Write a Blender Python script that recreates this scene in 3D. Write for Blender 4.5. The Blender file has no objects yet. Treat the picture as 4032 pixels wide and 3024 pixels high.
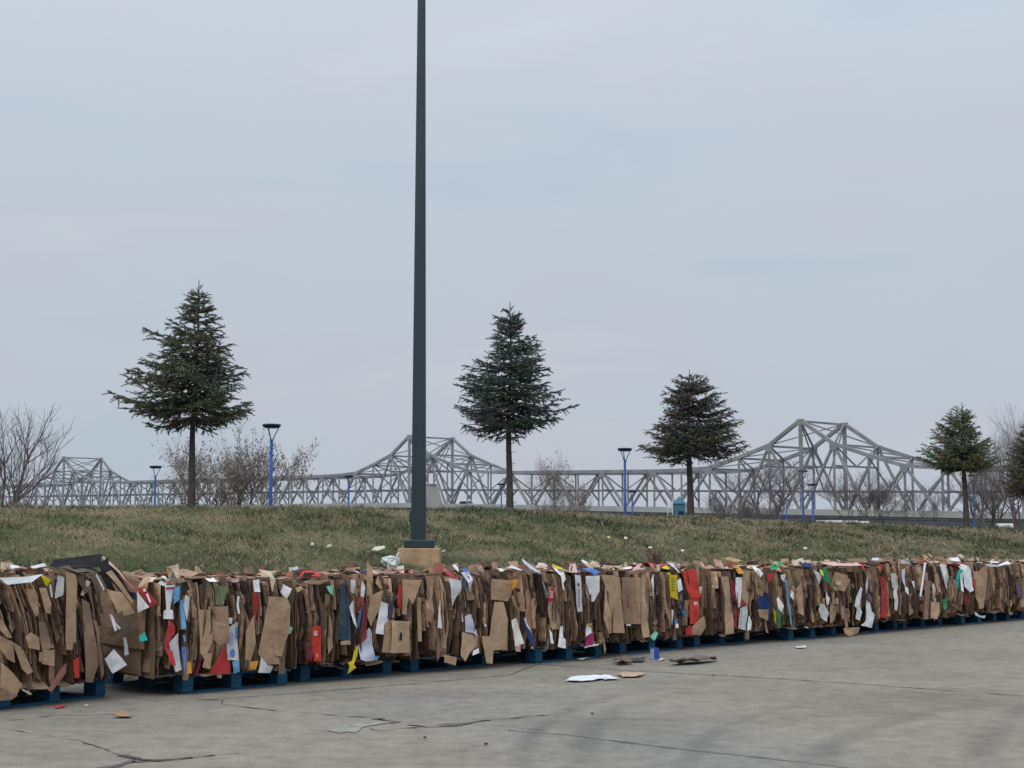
import bpy, bmesh, math, random
import numpy as np
from mathutils import Vector, Matrix, noise
R = random.Random(7)
rad = math.radians
sc = bpy.context.scene
COL = sc.collection
# ------------------------------------------------------------------ camera
F = 5824.0; PITCH = math.atan(584 / F); EYE = 1.285
cam = bpy.data.objects.new('camera', bpy.data.cameras.new('camera')); COL.objects.link(cam)
cam.location = (0, 0, EYE); cam.rotation_euler = (rad(90) + PITCH, 0, 0)
cam.data.lens = 52.0; cam.data.sensor_width = 36.0; cam.data.clip_start = 0.1; cam.data.clip_end = 12000
sc.camera = cam
# ------------------------------------------------------------------ world, sun, exposure
SUN_EL, SUN_AZ = rad(52), rad(-150)      # high, behind the camera's left shoulder
w = bpy.data.worlds.new('World'); sc.world = w; w.use_nodes = True
nt = w.node_tree; nt.nodes.clear(); N = nt.nodes.new; Lk = nt.links.new
out = N('ShaderNodeOutputWorld'); bg = N('ShaderNodeBackground')
sky = N('ShaderNodeTexSky'); sky.sky_type = 'NISHITA'; sky.sun_disc = False
sky.sun_elevation = SUN_EL; sky.sun_rotation = SUN_AZ; sky.dust_density = 4.0
tc = N('ShaderNodeTexCoord'); mp = N('ShaderNodeMapping'); mp.inputs['Scale'].default_value = (1.6, 1.6, 7.0)
mp.inputs['Rotation'].default_value = (0.12, 0.10, 0.3)
n1 = N('ShaderNodeTexNoise'); n1.inputs['Scale'].default_value = 2.4; n1.inputs['Detail'].default_value = 5; n1.inputs['Roughness'].default_value = 0.47
n1.inputs['Distortion'].default_value = 0.35
cr = N('ShaderNodeValToRGB')
e = cr.color_ramp.elements
e[0].position = 0.30; e[0].color = (0.500, 0.572, 0.665, 1)
e[1].position = 0.72; e[1].color = (0.570, 0.617, 0.685, 1)
m_ = e.new(0.45); m_.color = (0.530, 0.595, 0.670, 1)
m_ = e.new(0.58); m_.color = (0.542, 0.582, 0.662, 1)
sep = N('ShaderNodeSeparateXYZ'); mr = N('ShaderNodeFloatCurve'); cv = mr.mapping.curves[0]
cv.points[0].location = (0.0, 0.470); cv.points[1].location = (1.0, 1.0); cv.points.new(0.10, 0.478); cv.points.new(0.34, 0.556); cv.points.new(0.6, 0.86); mr.mapping.update()
m2 = N('ShaderNodeMath'); m2.operation = 'MULTIPLY'; m2.inputs[1].default_value = 2.0
mul = N('ShaderNodeVectorMath'); mul.operation = 'SCALE'
ns = N('ShaderNodeVectorMath'); ns.operation = 'SCALE'; ns.inputs['Scale'].default_value = 0.09
mix = N('ShaderNodeMix'); mix.data_type = 'RGBA'; mix.inputs['Factor'].default_value = 0.93
Lk(tc.outputs['Generated'], mp.inputs['Vector']); Lk(mp.outputs['Vector'], n1.inputs['Vector'])
Lk(n1.outputs['Fac'], cr.inputs['Fac']); Lk(tc.outputs['Generated'], sep.inputs['Vector'])
Lk(sep.outputs['Z'], mr.inputs['Value']); Lk(mr.outputs['Value'], m2.inputs[0]); Lk(cr.outputs['Color'], mul.inputs[0]); Lk(m2.outputs[0], mul.inputs['Scale'])
Lk(sky.outputs['Color'], ns.inputs[0]); Lk(ns.outputs['Vector'], mix.inputs['A']); Lk(mul.outputs['Vector'], mix.inputs['B'])
Lk(mix.outputs['Result'], bg.inputs['Color']); bg.inputs['Strength'].default_value = 1.0
Lk(bg.outputs['Background'], out.inputs['Surface'])
sl = bpy.data.lights.new('sun', 'SUN'); sl.energy = 1.05; sl.angle = rad(25); sl.color = (1, 0.97, 0.93)
so = bpy.data.objects.new('sun', sl); COL.objects.link(so)
so.rotation_euler = (rad(90) - SUN_EL, 0, rad(-30))
so.location = (0, -5, 30)
sc.view_settings.view_transform = 'Standard'; sc.view_settings.look = 'None'
sc.view_settings.exposure = 0.05; sc.view_settings.gamma = 1.0

# ------------------------------------------------------------------ projection helpers (photo pixel -> a place)
CP, SP = math.cos(PITCH), math.sin(PITCH)
def ray(u, v):
    a = (u - 2016) / F; b = (1512 - v) / F
    return Vector((a, CP - b * SP, SP + b * CP))
def gnd(u, v, z=0.0):
    d = ray(u, v); return Vector((0, 0, EYE)) + d * ((z - EYE) / d.z)
def at(u, v, Y):
    d = ray(u, v); return Vector((0, 0, EYE)) + d * (Y / d.y)
O = Vector((-2.686, 12.026, 0)); D = Vector((0.7103, 0.7039, 0)); NN = Vector((-0.7039, 0.7103, 0))
RZ = math.atan2(D.y, D.x)
def W(t, m, z=0.0): return O + D * t + NN * m + Vector((0, 0, z))

# ------------------------------------------------------------------ materials
def mat(name, col, rough=0.85, var=0.15, scale=8.0, bump=0.15, attr=False, metallic=0.0, bscale=None, stretch=None, spec=0.3):
    m = bpy.data.materials.new(name); m.use_nodes = True
    t = m.node_tree; b = t.nodes['Principled BSDF']; n = t.nodes.new; l = t.links.new
    b.inputs['Roughness'].default_value = rough; b.inputs['Metallic'].default_value = metallic
    b.inputs['Specular IOR Level'].default_value = spec
    tcn = t.nodes.new('ShaderNodeTexCoord'); src = tcn.outputs['Object']
    if stretch:
        mpn = n('ShaderNodeMapping'); mpn.inputs['Scale'].default_value = stretch; l(src, mpn.inputs['Vector']); src = mpn.outputs['Vector']
    no = n('ShaderNodeTexNoise'); no.inputs['Scale'].default_value = scale; no.inputs['Detail'].default_value = 5; l(src, no.inputs['Vector'])
    mrn = n('ShaderNodeMapRange'); mrn.inputs['From Min'].default_value = 0.3; mrn.inputs['From Max'].default_value = 0.7
    mrn.inputs['To Min'].default_value = 1 - var; mrn.inputs['To Max'].default_value = 1 + var; l(no.outputs['Fac'], mrn.inputs['Value'])
    sca = n('ShaderNodeVectorMath'); sca.operation = 'SCALE'; l(mrn.outputs['Result'], sca.inputs['Scale'])
    if attr:
        an = n('ShaderNodeAttribute'); an.attribute_name = 'Col'; l(an.outputs['Color'], sca.inputs[0])
    else:
        sca.inputs[0].default_value = col[:3]
    if attr and name.startswith('cardboard'):
        n3 = n('ShaderNodeTexNoise'); n3.inputs['Scale'].default_value = 26; n3.inputs['Detail'].default_value = 3; n3.inputs['Roughness'].default_value = 0.7; l(tcn.outputs['Object'], n3.inputs['Vector'])
        m3 = n('ShaderNodeMapRange'); m3.inputs['From Min'].default_value = 0.56; m3.inputs['From Max'].default_value = 0.66; m3.inputs['To Min'].default_value = 1.0; m3.inputs['To Max'].default_value = 0.80; l(n3.outputs['Fac'], m3.inputs['Value'])
        s3 = n('ShaderNodeVectorMath'); s3.operation = 'SCALE'; l(sca.outputs['Vector'], s3.inputs[0]); l(m3.outputs['Result'], s3.inputs['Scale']); sca = s3
    l(sca.outputs['Vector'], b.inputs['Base Color'])
    if bump:
        nb = n('ShaderNodeTexNoise'); nb.inputs['Scale'].default_value = bscale or scale * 3; nb.inputs['Detail'].default_value = 4; l(src, nb.inputs['Vector'])
        bn = n('ShaderNodeBump'); bn.inputs['Strength'].default_value = bump; bn.inputs['Distance'].default_value = 0.02
        l(nb.outputs['Fac'], bn.inputs['Height']); l(bn.outputs['Normal'], b.inputs['Normal'])
    return m
M = {}
M['layers'] = mat('cardboard layers', (1, 1, 1), 0.9, 0.42, 5, 0.6, attr=True, bscale=9, stretch=(22, 14, 1.3))
M['flap'] = mat('cardboard flap', (1, 1, 1), 0.85, 0.20, 5, 0.5, attr=True, bscale=11)
M['leaf'] = mat('needles and leaves', (1, 1, 1), 0.7, 0.2, 3, 0, attr=True)
M['blade'] = mat('grass blades', (1, 1, 1), 0.8, 0.1, 3, 0, attr=True)
M['pallet'] = mat('worn blue paint on wood', (0.012, 0.074, 0.140), 0.75, 0.45, 6, 0.3, stretch=(1, 4, 4))
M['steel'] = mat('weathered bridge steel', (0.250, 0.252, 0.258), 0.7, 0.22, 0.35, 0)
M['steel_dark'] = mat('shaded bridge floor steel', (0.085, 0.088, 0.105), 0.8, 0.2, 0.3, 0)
M['parapet'] = mat('bridge parapet concrete', (0.36, 0.36, 0.345), 0.9, 0.12, 0.2, 0)
M['pole'] = mat('dark green pole paint', (0.020, 0.040, 0.049), 0.45, 0.15, 1.5, 0.03, spec=0.5)
M['polebase'] = mat('stained tan concrete', (0.42, 0.285, 0.165), 0.9, 0.30, 5, 0.4)
M['lampblue'] = mat('blue lamp paint', (0.018, 0.080, 0.290), 0.45, 0.12, 2, 0)
M['lampdark'] = mat('dark lamp head', (0.015, 0.022, 0.07), 0.4, 0.1, 2, 0)
M['diffuser'] = mat('lamp diffuser', (0.35, 0.38, 0.42), 0.5, 0.05, 2, 0)
M['bark'] = mat('spruce bark', (0.080, 0.066, 0.062), 0.95, 0.4, 9, 0.6, stretch=(1, 1, 0.4))
M['twig'] = mat('bare twig bark', (0.150, 0.128, 0.128), 0.95, 0.2, 4, 0)
M['concrete'] = mat('grey concrete', (0.34, 0.345, 0.335), 0.9, 0.3, 1.2, 0.2, stretch=(2, 2, 0.4))
M['white'] = mat('white paint', (0.74, 0.75, 0.76), 0.5, 0.05, 3, 0)
M['hut'] = mat('blue hut paint', (0.07, 0.165, 0.245), 0.7, 0.12, 2, 0)
M['glass'] = mat('dark car glass', (0.02, 0.025, 0.03), 0.15, 0.1, 2, 0)
M['tyre'] = mat('tyre rubber', (0.02, 0.02, 0.02), 0.9, 0.1, 2, 0)
M['plastic'] = mat('thin white plastic', (0.62, 0.64, 0.62), 0.45, 0.15, 12, 0.6)
M['far'] = mat('far woods', (0.095, 0.10, 0.125), 1, 0.25, 0.02, 0)

# ------------------------------------------------------------------ mesh helpers
def tag(o, label=None, cat=None, group=None, kind=None):
    if label: o['label'] = label
    if cat: o['category'] = cat
    if group: o['group'] = group
    if kind: o['kind'] = kind
    return o
def empty(name, loc, rz=0.0):
    o = bpy.data.objects.new(name, None); COL.objects.link(o); o.location = loc; o.rotation_euler = (0, 0, rz)
    o.empty_display_size = 0.2; return o
class MB:
    def __init__(s): s.v = []; s.f = []; s.c = []
    def face(s, pts, col=None):
        i = len(s.v); s.v.extend([tuple(p) for p in pts]); s.f.append(tuple(range(i, i + len(pts)))); s.c.append(col)
    def box(s, c, size, rot=None, col=None):
        hx, hy, hz = size[0] / 2, size[1] / 2, size[2] / 2; i = len(s.v); c = Vector(c)
        for sx in (-1, 1):
            for sy in (-1, 1):
                for sz in (-1, 1):
                    p = Vector((sx * hx, sy * hy, sz * hz))
                    if rot: p = rot @ p
                    s.v.append(tuple(c + p))
        for q in ((0, 1, 3, 2), (4, 6, 7, 5), (0, 4, 5, 1), (2, 3, 7, 6), (0, 2, 6, 4), (1, 5, 7, 3)):
            s.f.append(tuple(i + k for k in q)); s.c.append(col)
    def bar(s, a, b, w, h=None, col=None):     # rectangular member from a to b
        a = Vector(a); b = Vector(b); h = h or w; d = b - a; L = d.length
        if L < 1e-6: return
        s.box((a + b) / 2, (L, w, h), d.to_track_quat('X', 'Z').to_matrix(), col)
    def tube(s, pts, rs, n=6, col=None, cap=True):
        pts = [Vector(p) for p in pts]; base = len(s.v)
        for k, p in enumerate(pts):
            d = (pts[min(k + 1, len(pts) - 1)] - pts[max(k - 1, 0)])
            if d.length < 1e-9: d = Vector((0, 0, 1))
            d.normalize()
            ref = Vector((0.31, 0.95, 0.05)) if abs(d.z) > 0.8 else Vector((0, 0, 1))
            x = d.cross(ref).normalized(); y = d.cross(x)
            for j in range(n):
                a = 2 * math.pi * j / n; s.v.append(tuple(p + (x * math.cos(a) + y * math.sin(a)) * rs[k]))
        for k in range(len(pts) - 1):
            for j in range(n):
                s.f.append((base + k * n + j, base + k * n + (j + 1) % n, base + (k + 1) * n + (j + 1) % n, base + (k + 1) * n + j)); s.c.append(col)
        if cap:
            s.f.append(tuple(base + j for j in reversed(range(n)))); s.c.append(col)
            s.f.append(tuple(base + (len(pts) - 1) * n + j for j in range(n))); s.c.append(col)
    def build(s, name, m, parent=None, smooth=False, loc=None):
        me = bpy.data.meshes.new(name); me.from_pydata(s.v, [], s.f)
        if any(c is not None for c in s.c):
            at_ = me.color_attributes.new('Col', 'FLOAT_COLOR', 'CORNER'); arr = []
            for f, c in zip(s.f, s.c):
                c = c or (0.3, 0.2, 0.13); arr.extend([c[0], c[1], c[2], 1.0] * len(f))
            at_.data.foreach_set('color', arr)
        if smooth: me.polygons.foreach_set('use_smooth', [True] * len(me.polygons))
        me.materials.append(m); me.update()
        o = bpy.data.objects.new(name, me); COL.objects.link(o)
        if parent: o.parent = parent
        if loc is not None: o.location = loc
        return o
def nz(x, y=0.0, z=0.0): return noise.noise(Vector((x, y, z)))

# ------------------------------------------------------------------ the setting: pavement, bank, water, far bank
def pavement_material():
    m = bpy.data.materials.new('old concrete paving'); m.use_nodes = True; t = m.node_tree; b = t.nodes['Principled BSDF']; n = t.nodes.new; l = t.links.new
    b.inputs['Roughness'].default_value = 0.9; b.inputs['Specular IOR Level'].default_value = 0.25
    g = n('ShaderNodeTexCoord').outputs['Object']
    def ns_(s, d=4, st=None, ro=0.5):
        v = g
        if st:
            q = n('ShaderNodeMapping'); q.inputs['Scale'].default_value = st; q.inputs['Rotation'].default_value = (0, 0, 0.25); l(g, q.inputs['Vector']); v = q.outputs['Vector']
        k = n('ShaderNodeTexNoise'); k.inputs['Scale'].default_value = s; k.inputs['Detail'].default_value = d; k.inputs['Roughness'].default_value = ro; l(v, k.inputs['Vector']); return k.outputs['Fac']
    def ramp(fac, stops):
        r = n('ShaderNodeValToRGB'); el = r.color_ramp.elements
        el[0].position, el[0].color = stops[0][0], (*stops[0][1], 1); el[1].position, el[1].color = stops[-1][0], (*stops[-1][1], 1)
        for p, c in stops[1:-1]:
            q = el.new(p); q.color = (*c, 1)
        l(fac, r.inputs['Fac']); return r.outputs['Color']
    def mulc(a, c, f=1.0):
        x = n('ShaderNodeMix'); x.data_type = 'RGBA'; x.blend_type = 'MULTIPLY'; x.inputs['Factor'].default_value = f; l(a, x.inputs['A']); l(c, x.inputs['B']); return x.outputs['Result']
    c = ramp(ns_(0.16, 4), [(0.38, (0.250, 0.226, 0.185)), (0.5, (0.275, 0.248, 0.205)), (0.62, (0.246, 0.236, 0.212))])
    c = mulc(c, ramp(ns_(0.55, 8, (1, 1.3, 1), 0.68), [(0.3, (0.76, 0.75, 0.74)), (0.5, (1.0, 1.0, 1.0)), (0.70, (1.10, 1.10, 1.10))]))
    c = mulc(c, ramp(ns_(3.1, 3, None, 0.9), [(0.27, (0.62, 0.60, 0.57)), (0.36, (1, 1, 1))]))
    c = mulc(c, ramp(ns_(150, 2, None, 0.9), [(0.36, (0.62, 0.62, 0.62)), (0.5, (1, 1, 1)), (0.66, (1.22, 1.22, 1.20))]))
    c = mulc(c, ramp(ns_(6, 8, None, 0.7), [(0.3, (0.72, 0.72, 0.71)), (0.6, (1.08, 1.08, 1.08))]))
    c = mulc(c, ramp(ns_(60, 3, None, 0.8), [(0.3, (0.84, 0.84, 0.84)), (0.65, (1.08, 1.08, 1.08))]))
    c = mulc(c, ramp(ns_(2.6, 2), [(0.18, (0.5, 0.48, 0.45)), (0.26, (1, 1, 1))]))
    l(c, b.inputs['Base Color'])
    bn = n('ShaderNodeBump'); bn.inputs['Strength'].default_value = 0.35; bn.inputs['Distance'].default_value = 0.01; l(ns_(45, 5, None, 0.7), bn.inputs['Height']); l(bn.outputs['Normal'], b.inputs['Normal'])
    return m
b_ = MB()
c4 = [W(-60, 1.9), W(-60, -70), W(160, -70), W(160, 1.9)]
b_.face(c4)
pv = b_.build('pavement', pavement_material()); tag(pv, kind='structure')

def lerp_tab(x, tab):
    if x <= tab[0][0]: return tab[0][1]
    for (a, ya), (b, yb) in zip(tab, tab[1:]):
        if x <= b: return ya + (yb - ya) * (x - a) / (b - a)
    return tab[-1][1]
CREST = [(-40, 1.60), (2.7, 1.61), (8, 1.67), (12, 1.65), (18, 1.54), (24, 1.44), (31, 1.33), (60, 1.2)]
def bank_z(t, m):
    c = lerp_tab(t, CREST)
    if m < 1.3: z = -0.03
    elif m < 8.0:
        f = (m - 1.3) / 6.7; f = f * f * (3 - 2 * f) * 0.55 + f * 0.45; z = c * f
    elif m < 11: z = c - (c - 1.12) * ((m - 8) / 3) ** 2
    elif m < 150: z = 1.12
    elif m < 220: z = 1.12 - 7.5 * (m - 150) / 70
    else: z = -6.1
    a = min(1, max(0, (m - 1.3) / 2)) * (1 if m < 30 else 0.3)
    return z + a * (0.06 * nz(t * 0.5, m * 0.5, 3) + 0.030 * nz(t * 1.9, m * 2.6, 8) + 0.014 * nz(t * 5, m * 6, 4))
def grass_material():
    m = bpy.data.materials.new('dormant turf'); m.use_nodes = True; t = m.node_tree; b = t.nodes['Principled BSDF']; n = t.nodes.new; l = t.links.new
    b.inputs['Roughness'].default_value = 0.95; b.inputs['Specular IOR Level'].default_value = 0.1
    g = n('ShaderNodeTexCoord').outputs['Object']
    k = n('ShaderNodeTexNoise'); k.inputs['Scale'].default_value = 0.9; k.inputs['Detail'].default_value = 8; k.inputs['Roughness'].default_value = 0.65; l(g, k.inputs['Vector'])
    r = n('ShaderNodeValToRGB'); el = r.color_ramp.elements
    el[0].position = 0.34; el[0].color = (0.060, 0.070, 0.032, 1); el[1].position = 0.68; el[1].color = (0.225, 0.185, 0.115, 1)
    q = el.new(0.5); q.color = (0.105, 0.112, 0.055, 1); l(k.outputs['Fac'], r.inputs['Fac']); l(r.outputs['Color'], b.inputs['Base Color'])
    k2 = n('ShaderNodeTexNoise'); k2.inputs['Scale'].default_value = 14; k2.inputs['Detail'].default_value = 6; l(g, k2.inputs['Vector'])
    bn = n('ShaderNodeBump'); bn.inputs['Strength'].default_value = 0.9; bn.inputs['Distance'].default_value = 0.08; l(k2.outputs['Fac'], bn.inputs['Height']); l(bn.outputs['Normal'], b.inputs['Normal'])
    return m
ts = [-70, -50, -30, -20, -12] + [-8 + 0.3 * i for i in range(190)] + [50, 56, 65, 80, 110, 150, 220, 320]
ms = [1.15, 1.3] + [1.3 + 0.22 * i for i in range(1, 45)] + [12, 14, 18, 24, 32, 45, 60, 90, 120, 150, 165, 185, 220, 260]
vv = []; ff = []
for i, t in enumerate(ts):
    for j, m in enumerate(ms): vv.append(tuple(W(t, m, bank_z(t, m))))
nm = len(ms)
for i in range(len(ts) - 1):
    for j in range(nm - 1): ff.append((i * nm + j, (i + 1) * nm + j, (i + 1) * nm + j + 1, i * nm + j + 1))
g_ = MB(); g_.v = vv; g_.f = ff; g_.c = [None] * len(ff)
gb = g_.build('grass_bank', grass_material(), smooth=True); tag(gb, kind='structure')

wm = mat('river water', (0.10, 0.13, 0.15), 0.12, 0.05, 0.01, 0.05, spec=0.5, bscale=0.6)
g_ = MB(); g_.face([(-5000, -3000, -5.2), (6000, -3000, -5.2), (6000, 9000, -5.2), (-5000, 9000, -5.2)])
tag(g_.build('river_water', wm), kind='structure')
# far bank: one long low wooded ridge, thick, with an uneven top
g_ = MB()
xs = [-2400 + 8 * i for i in range(620)]
rw = random.Random(2)
for k, x in enumerate(xs[:-1]):
    def hh(x):
        u = x / 1700
        return -5 + (3 if u < 0.02 else min(27, 3 + (u - 0.02) * 190)) + 3.0 * nz(x * 0.02, 5) + 2.2 * nz(x * 0.12, 9)
    a, b = hh(x), hh(xs[k + 1])
    g_.face([(x, 1700, -6), (xs[k + 1], 1700, -6), (xs[k + 1], 1712, b), (x, 1712, a)])
    g_.face([(x, 1712, a), (xs[k + 1], 1712, b), (xs[k + 1], 1900, b * 0.9), (x, 1900, a * 0.9)])
tag(g_.build('far_bank', M['far']), kind='structure')

# joints, cracks and stains of the paving: thin sheets 4 mm proud
crack_m = mat('dark crack', (0.095, 0.088, 0.078), 0.95, 0.4, 6, 0)
def crack(pts, wd, name='pavement_crack', jit=1.0, seed=0, gaps=0.0):
    rr = random.Random(seed); P = [gnd(*p) for p in pts]; g = MB()
    line = []
    for a, b in zip(P, P[1:]):
        k = max(2, int((b - a).length / 0.07))
        for i in range(k): line.append(a + (b - a) * i / k)
    line.append(P[-1]); Lp = None
    for i, p in enumerate(line):
        d = (line[min(i + 1, len(line) - 1)] - line[max(0, i - 1)]).normalized(); s = Vector((-d.y, d.x, 0))
        p = p + s * jit * 0.035 * nz(i * 0.35, seed * 3.1)
        w_ = wd * ((0.7 + 0.5 * rr.random()) if 'joint' in name else 0.8 * (0.2 + 1.5 * rr.random() ** 2))
        cur = (p + s * w_ * rr.uniform(0.3, 0.7), p - s * w_ * rr.uniform(0.3, 0.7))
        if Lp and nz(i * 0.09, seed + 0.5) > -0.6 + gaps:
            g.face([(*Lp[0].xy, 0.004), (*Lp[1].xy, 0.004), (*cur[1].xy, 0.004), (*cur[0].xy, 0.004)])
        Lp = cur
    if g.f: tag(g.build(name, crack_m), kind='structure')
crack([(2119, 2615), (2450, 2640), (2900, 2664), (3300, 2688), (3653, 2714), (4032, 2742)], 0.022, 'pavement_joint', 0.2, 1)
crack([(2000, 2877), (2230, 2895), (2650, 2948), (3000, 2985), (3332, 3024), (3500, 3045)], 0.013, 'pavement_joint', 0.15, 2)
crack([(777, 2758), (1100, 2735), (1500, 2704), (2000, 2660), (2119, 2615)], 0.014, 'pavement_joint', 0.5, 3, 0.1)
crack([(0, 2844), (200, 2818), (420, 2815), (560, 2822)], 0.014, seed=4)
crack([(777, 2758), (880, 2757), (872, 2772), (1100, 2800), (1320, 2817), (1483, 2830), (1560, 2850), (1672, 2862), (1800, 2848), (2000, 2832), (2200, 2812)], 0.020, seed=5, gaps=0.2)
crack([(1483, 2830), (1540, 2842), (1600, 2850), (1672, 2862), (1800, 2850)], 0.11, seed=6)
crack([(1600, 2856), (1680, 2866), (1760, 2860), (1840, 2846), (1930, 2838)], 0.07, seed=16, jit=2.0)
crack([(1450, 2872), (1520, 2878), (1600, 2870), (1660, 2866)], 0.025, seed=17, jit=2.0, gaps=0.3)
crack([(1211, 2925), (1320, 2912), (1419, 2903)], 0.013, seed=7)
crack([(18, 2875), (160, 2893), (240, 2908), (316, 2921), (434, 2961), (500, 2985), (560, 2996), (624, 2997), (760, 2984), (940, 2966)], 0.014, seed=8)
crack([(362, 3030), (450, 3018), (533, 2993), (624, 2997), (760, 2985)], 0.085, seed=9)
crack([(520, 3002), (600, 3001), (700, 2993), (850, 2976)], 0.045, seed=19, jit=2.0)
crack([(480, 2975), (533, 2988), (590, 2994)], 0.05, seed=20, jit=2.0)
crack([(1800, 2850), (2000, 2862), (2150, 2880)], 0.008, seed=10)
crack([(2136, 2802), (2243, 2792)], 0.014, seed=11)
# pale mortar patch by the crack
pm = mat('pale mortar patch', (0.275, 0.262, 0.230), 0.9, 0.3, 9, 0.2)
g_ = MB(); pp = [gnd(*p) for p in [(1288, 2878), (1302, 2864), (1340, 2860), (1378, 2849), (1430, 2847), (1480, 2841), (1550, 2846), (1512, 2850), (1480, 2857), (1440, 2862), (1424, 2868), (1412, 2880), (1400, 2888), (1368, 2884), (1340, 2889)]]
g_.face([(p.x, p.y, 0.005) for p in reversed(pp)]); tag(g_.build('pavement_patch', pm), kind='structure')
# tyre marks
def tyre_mat():
    m = bpy.data.materials.new('rubbed tyre mark'); m.use_nodes = True; t = m.node_tree; n = t.nodes.new; l = t.links.new
    b = t.nodes['Principled BSDF']; b.inputs['Base Color'].default_value = (0.13, 0.13, 0.125, 1); b.inputs['Roughness'].default_value = 0.9
    uv = n('ShaderNodeUVMap'); s = n('ShaderNodeSeparateXYZ'); l(uv.outputs['UV'], s.inputs['Vector'])
    a = n('ShaderNodeMath'); a.operation = 'MULTIPLY'; a.inputs[1].default_value = math.pi; l(s.outputs['X'], a.inputs[0])
    c = n('ShaderNodeMath'); c.operation = 'SINE'; l(a.outputs[0], c.inputs[0])
    a2 = n('ShaderNodeMath'); a2.operation = 'MULTIPLY'; a2.inputs[1].default_value = math.pi; l(s.outputs['Y'], a2.inputs[0])
    c2 = n('ShaderNodeMath'); c2.operation = 'SINE'; l(a2.outputs[0], c2.inputs[0])
    no = n('ShaderNodeTexNoise'); no.inputs['Scale'].default_value = 3; no.inputs['Detail'].default_value = 6
    d = n('ShaderNodeMath'); d.operation = 'MULTIPLY'; l(c.outputs[0], d.inputs[0]); l(c2.outputs[0], d.inputs[1])
    e_ = n('ShaderNodeMath'); e_.operation = 'MULTIPLY'; l(d.outputs[0], e_.inputs[0]); l(no.outputs['Fac'], e_.inputs[1])
    f = n('ShaderNodeMath'); f.operation = 'MULTIPLY'; f.inputs[1].default_value = 0.36; l(e_.outputs[0], f.inputs[0]); l(f.outputs[0], b.inputs['Alpha'])
    return m
TM = tyre_mat()
def tyre(left, right, z):
    n_ = 30; vs = []; fs = []; uvs = []
    def samp(P, f):
        P = [gnd(*p) for p in P]; x = f * (len(P) - 1); i = min(int(x), len(P) - 2); r = x - i
        p0 = P[max(0, i - 1)]; p1 = P[i]; p2 = P[i + 1]; p3 = P[min(len(P) - 1, i + 2)]
        return 0.5 * ((2 * p1) + (p2 - p0) * r + (2 * p0 - 5 * p1 + 4 * p2 - p3) * r * r + (3 * p1 - p0 - 3 * p2 + p3) * r ** 3)
    for i in range(n_ + 1):
        a = samp(left, i / n_); b = samp(right, i / n_); vs += [(a.x, a.y, z), (b.x, b.y, z)]; uvs += [(0, i / n_), (1, i / n_)]
    for i in range(n_): fs.append((2 * i, 2 * i + 1, 2 * i + 3, 2 * i + 2))
    me = bpy.data.meshes.new('tyre_mark'); me.from_pydata(vs, [], fs); u = me.uv_layers.new(name='UVMap')
    for lp in me.loops: u.data[lp.index].uv = uvs[lp.vertex_index]
    me.materials.append(TM); o = bpy.data.objects.new('tyre_mark', me); COL.objects.link(o); tag(o, kind='structure')
tyre([(1960, 3150), (1975, 3010), (2060, 2880), (2260, 2770), (2600, 2700)], [(2110, 3150), (2115, 3010), (2165, 2890), (2330, 2785), (2640, 2708)], 0.006)
tyre([(2190, 3150), (2200, 3010), (2245, 2880), (2400, 2780), (2750, 2705)], [(2390, 3150), (2385, 3010), (2400, 2890), (2500, 2795), (2800, 2713)], 0.007)
tyre([(2620, 3100), (2640, 2990), (2750, 2890), (2950, 2810), (3250, 2750)], [(2760, 3100), (2780, 3000), (2860, 2900), (3030, 2822), (3300, 2757)], 0.008)
tyre([(3700, 3150), (3740, 3000), (3850, 2860), (3980, 2780), (4200, 2700)], [(3950, 3150), (3960, 3000), (4020, 2880), (4110, 2800), (4300, 2720)], 0.009)
tyre([(3000, 3150), (3100, 2990), (3300, 2880), (3600, 2800), (3990, 2750)], [(3250, 3150), (3300, 3000), (3450, 2900), (3700, 2815), (4032, 2765)], 0.010)

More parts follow.
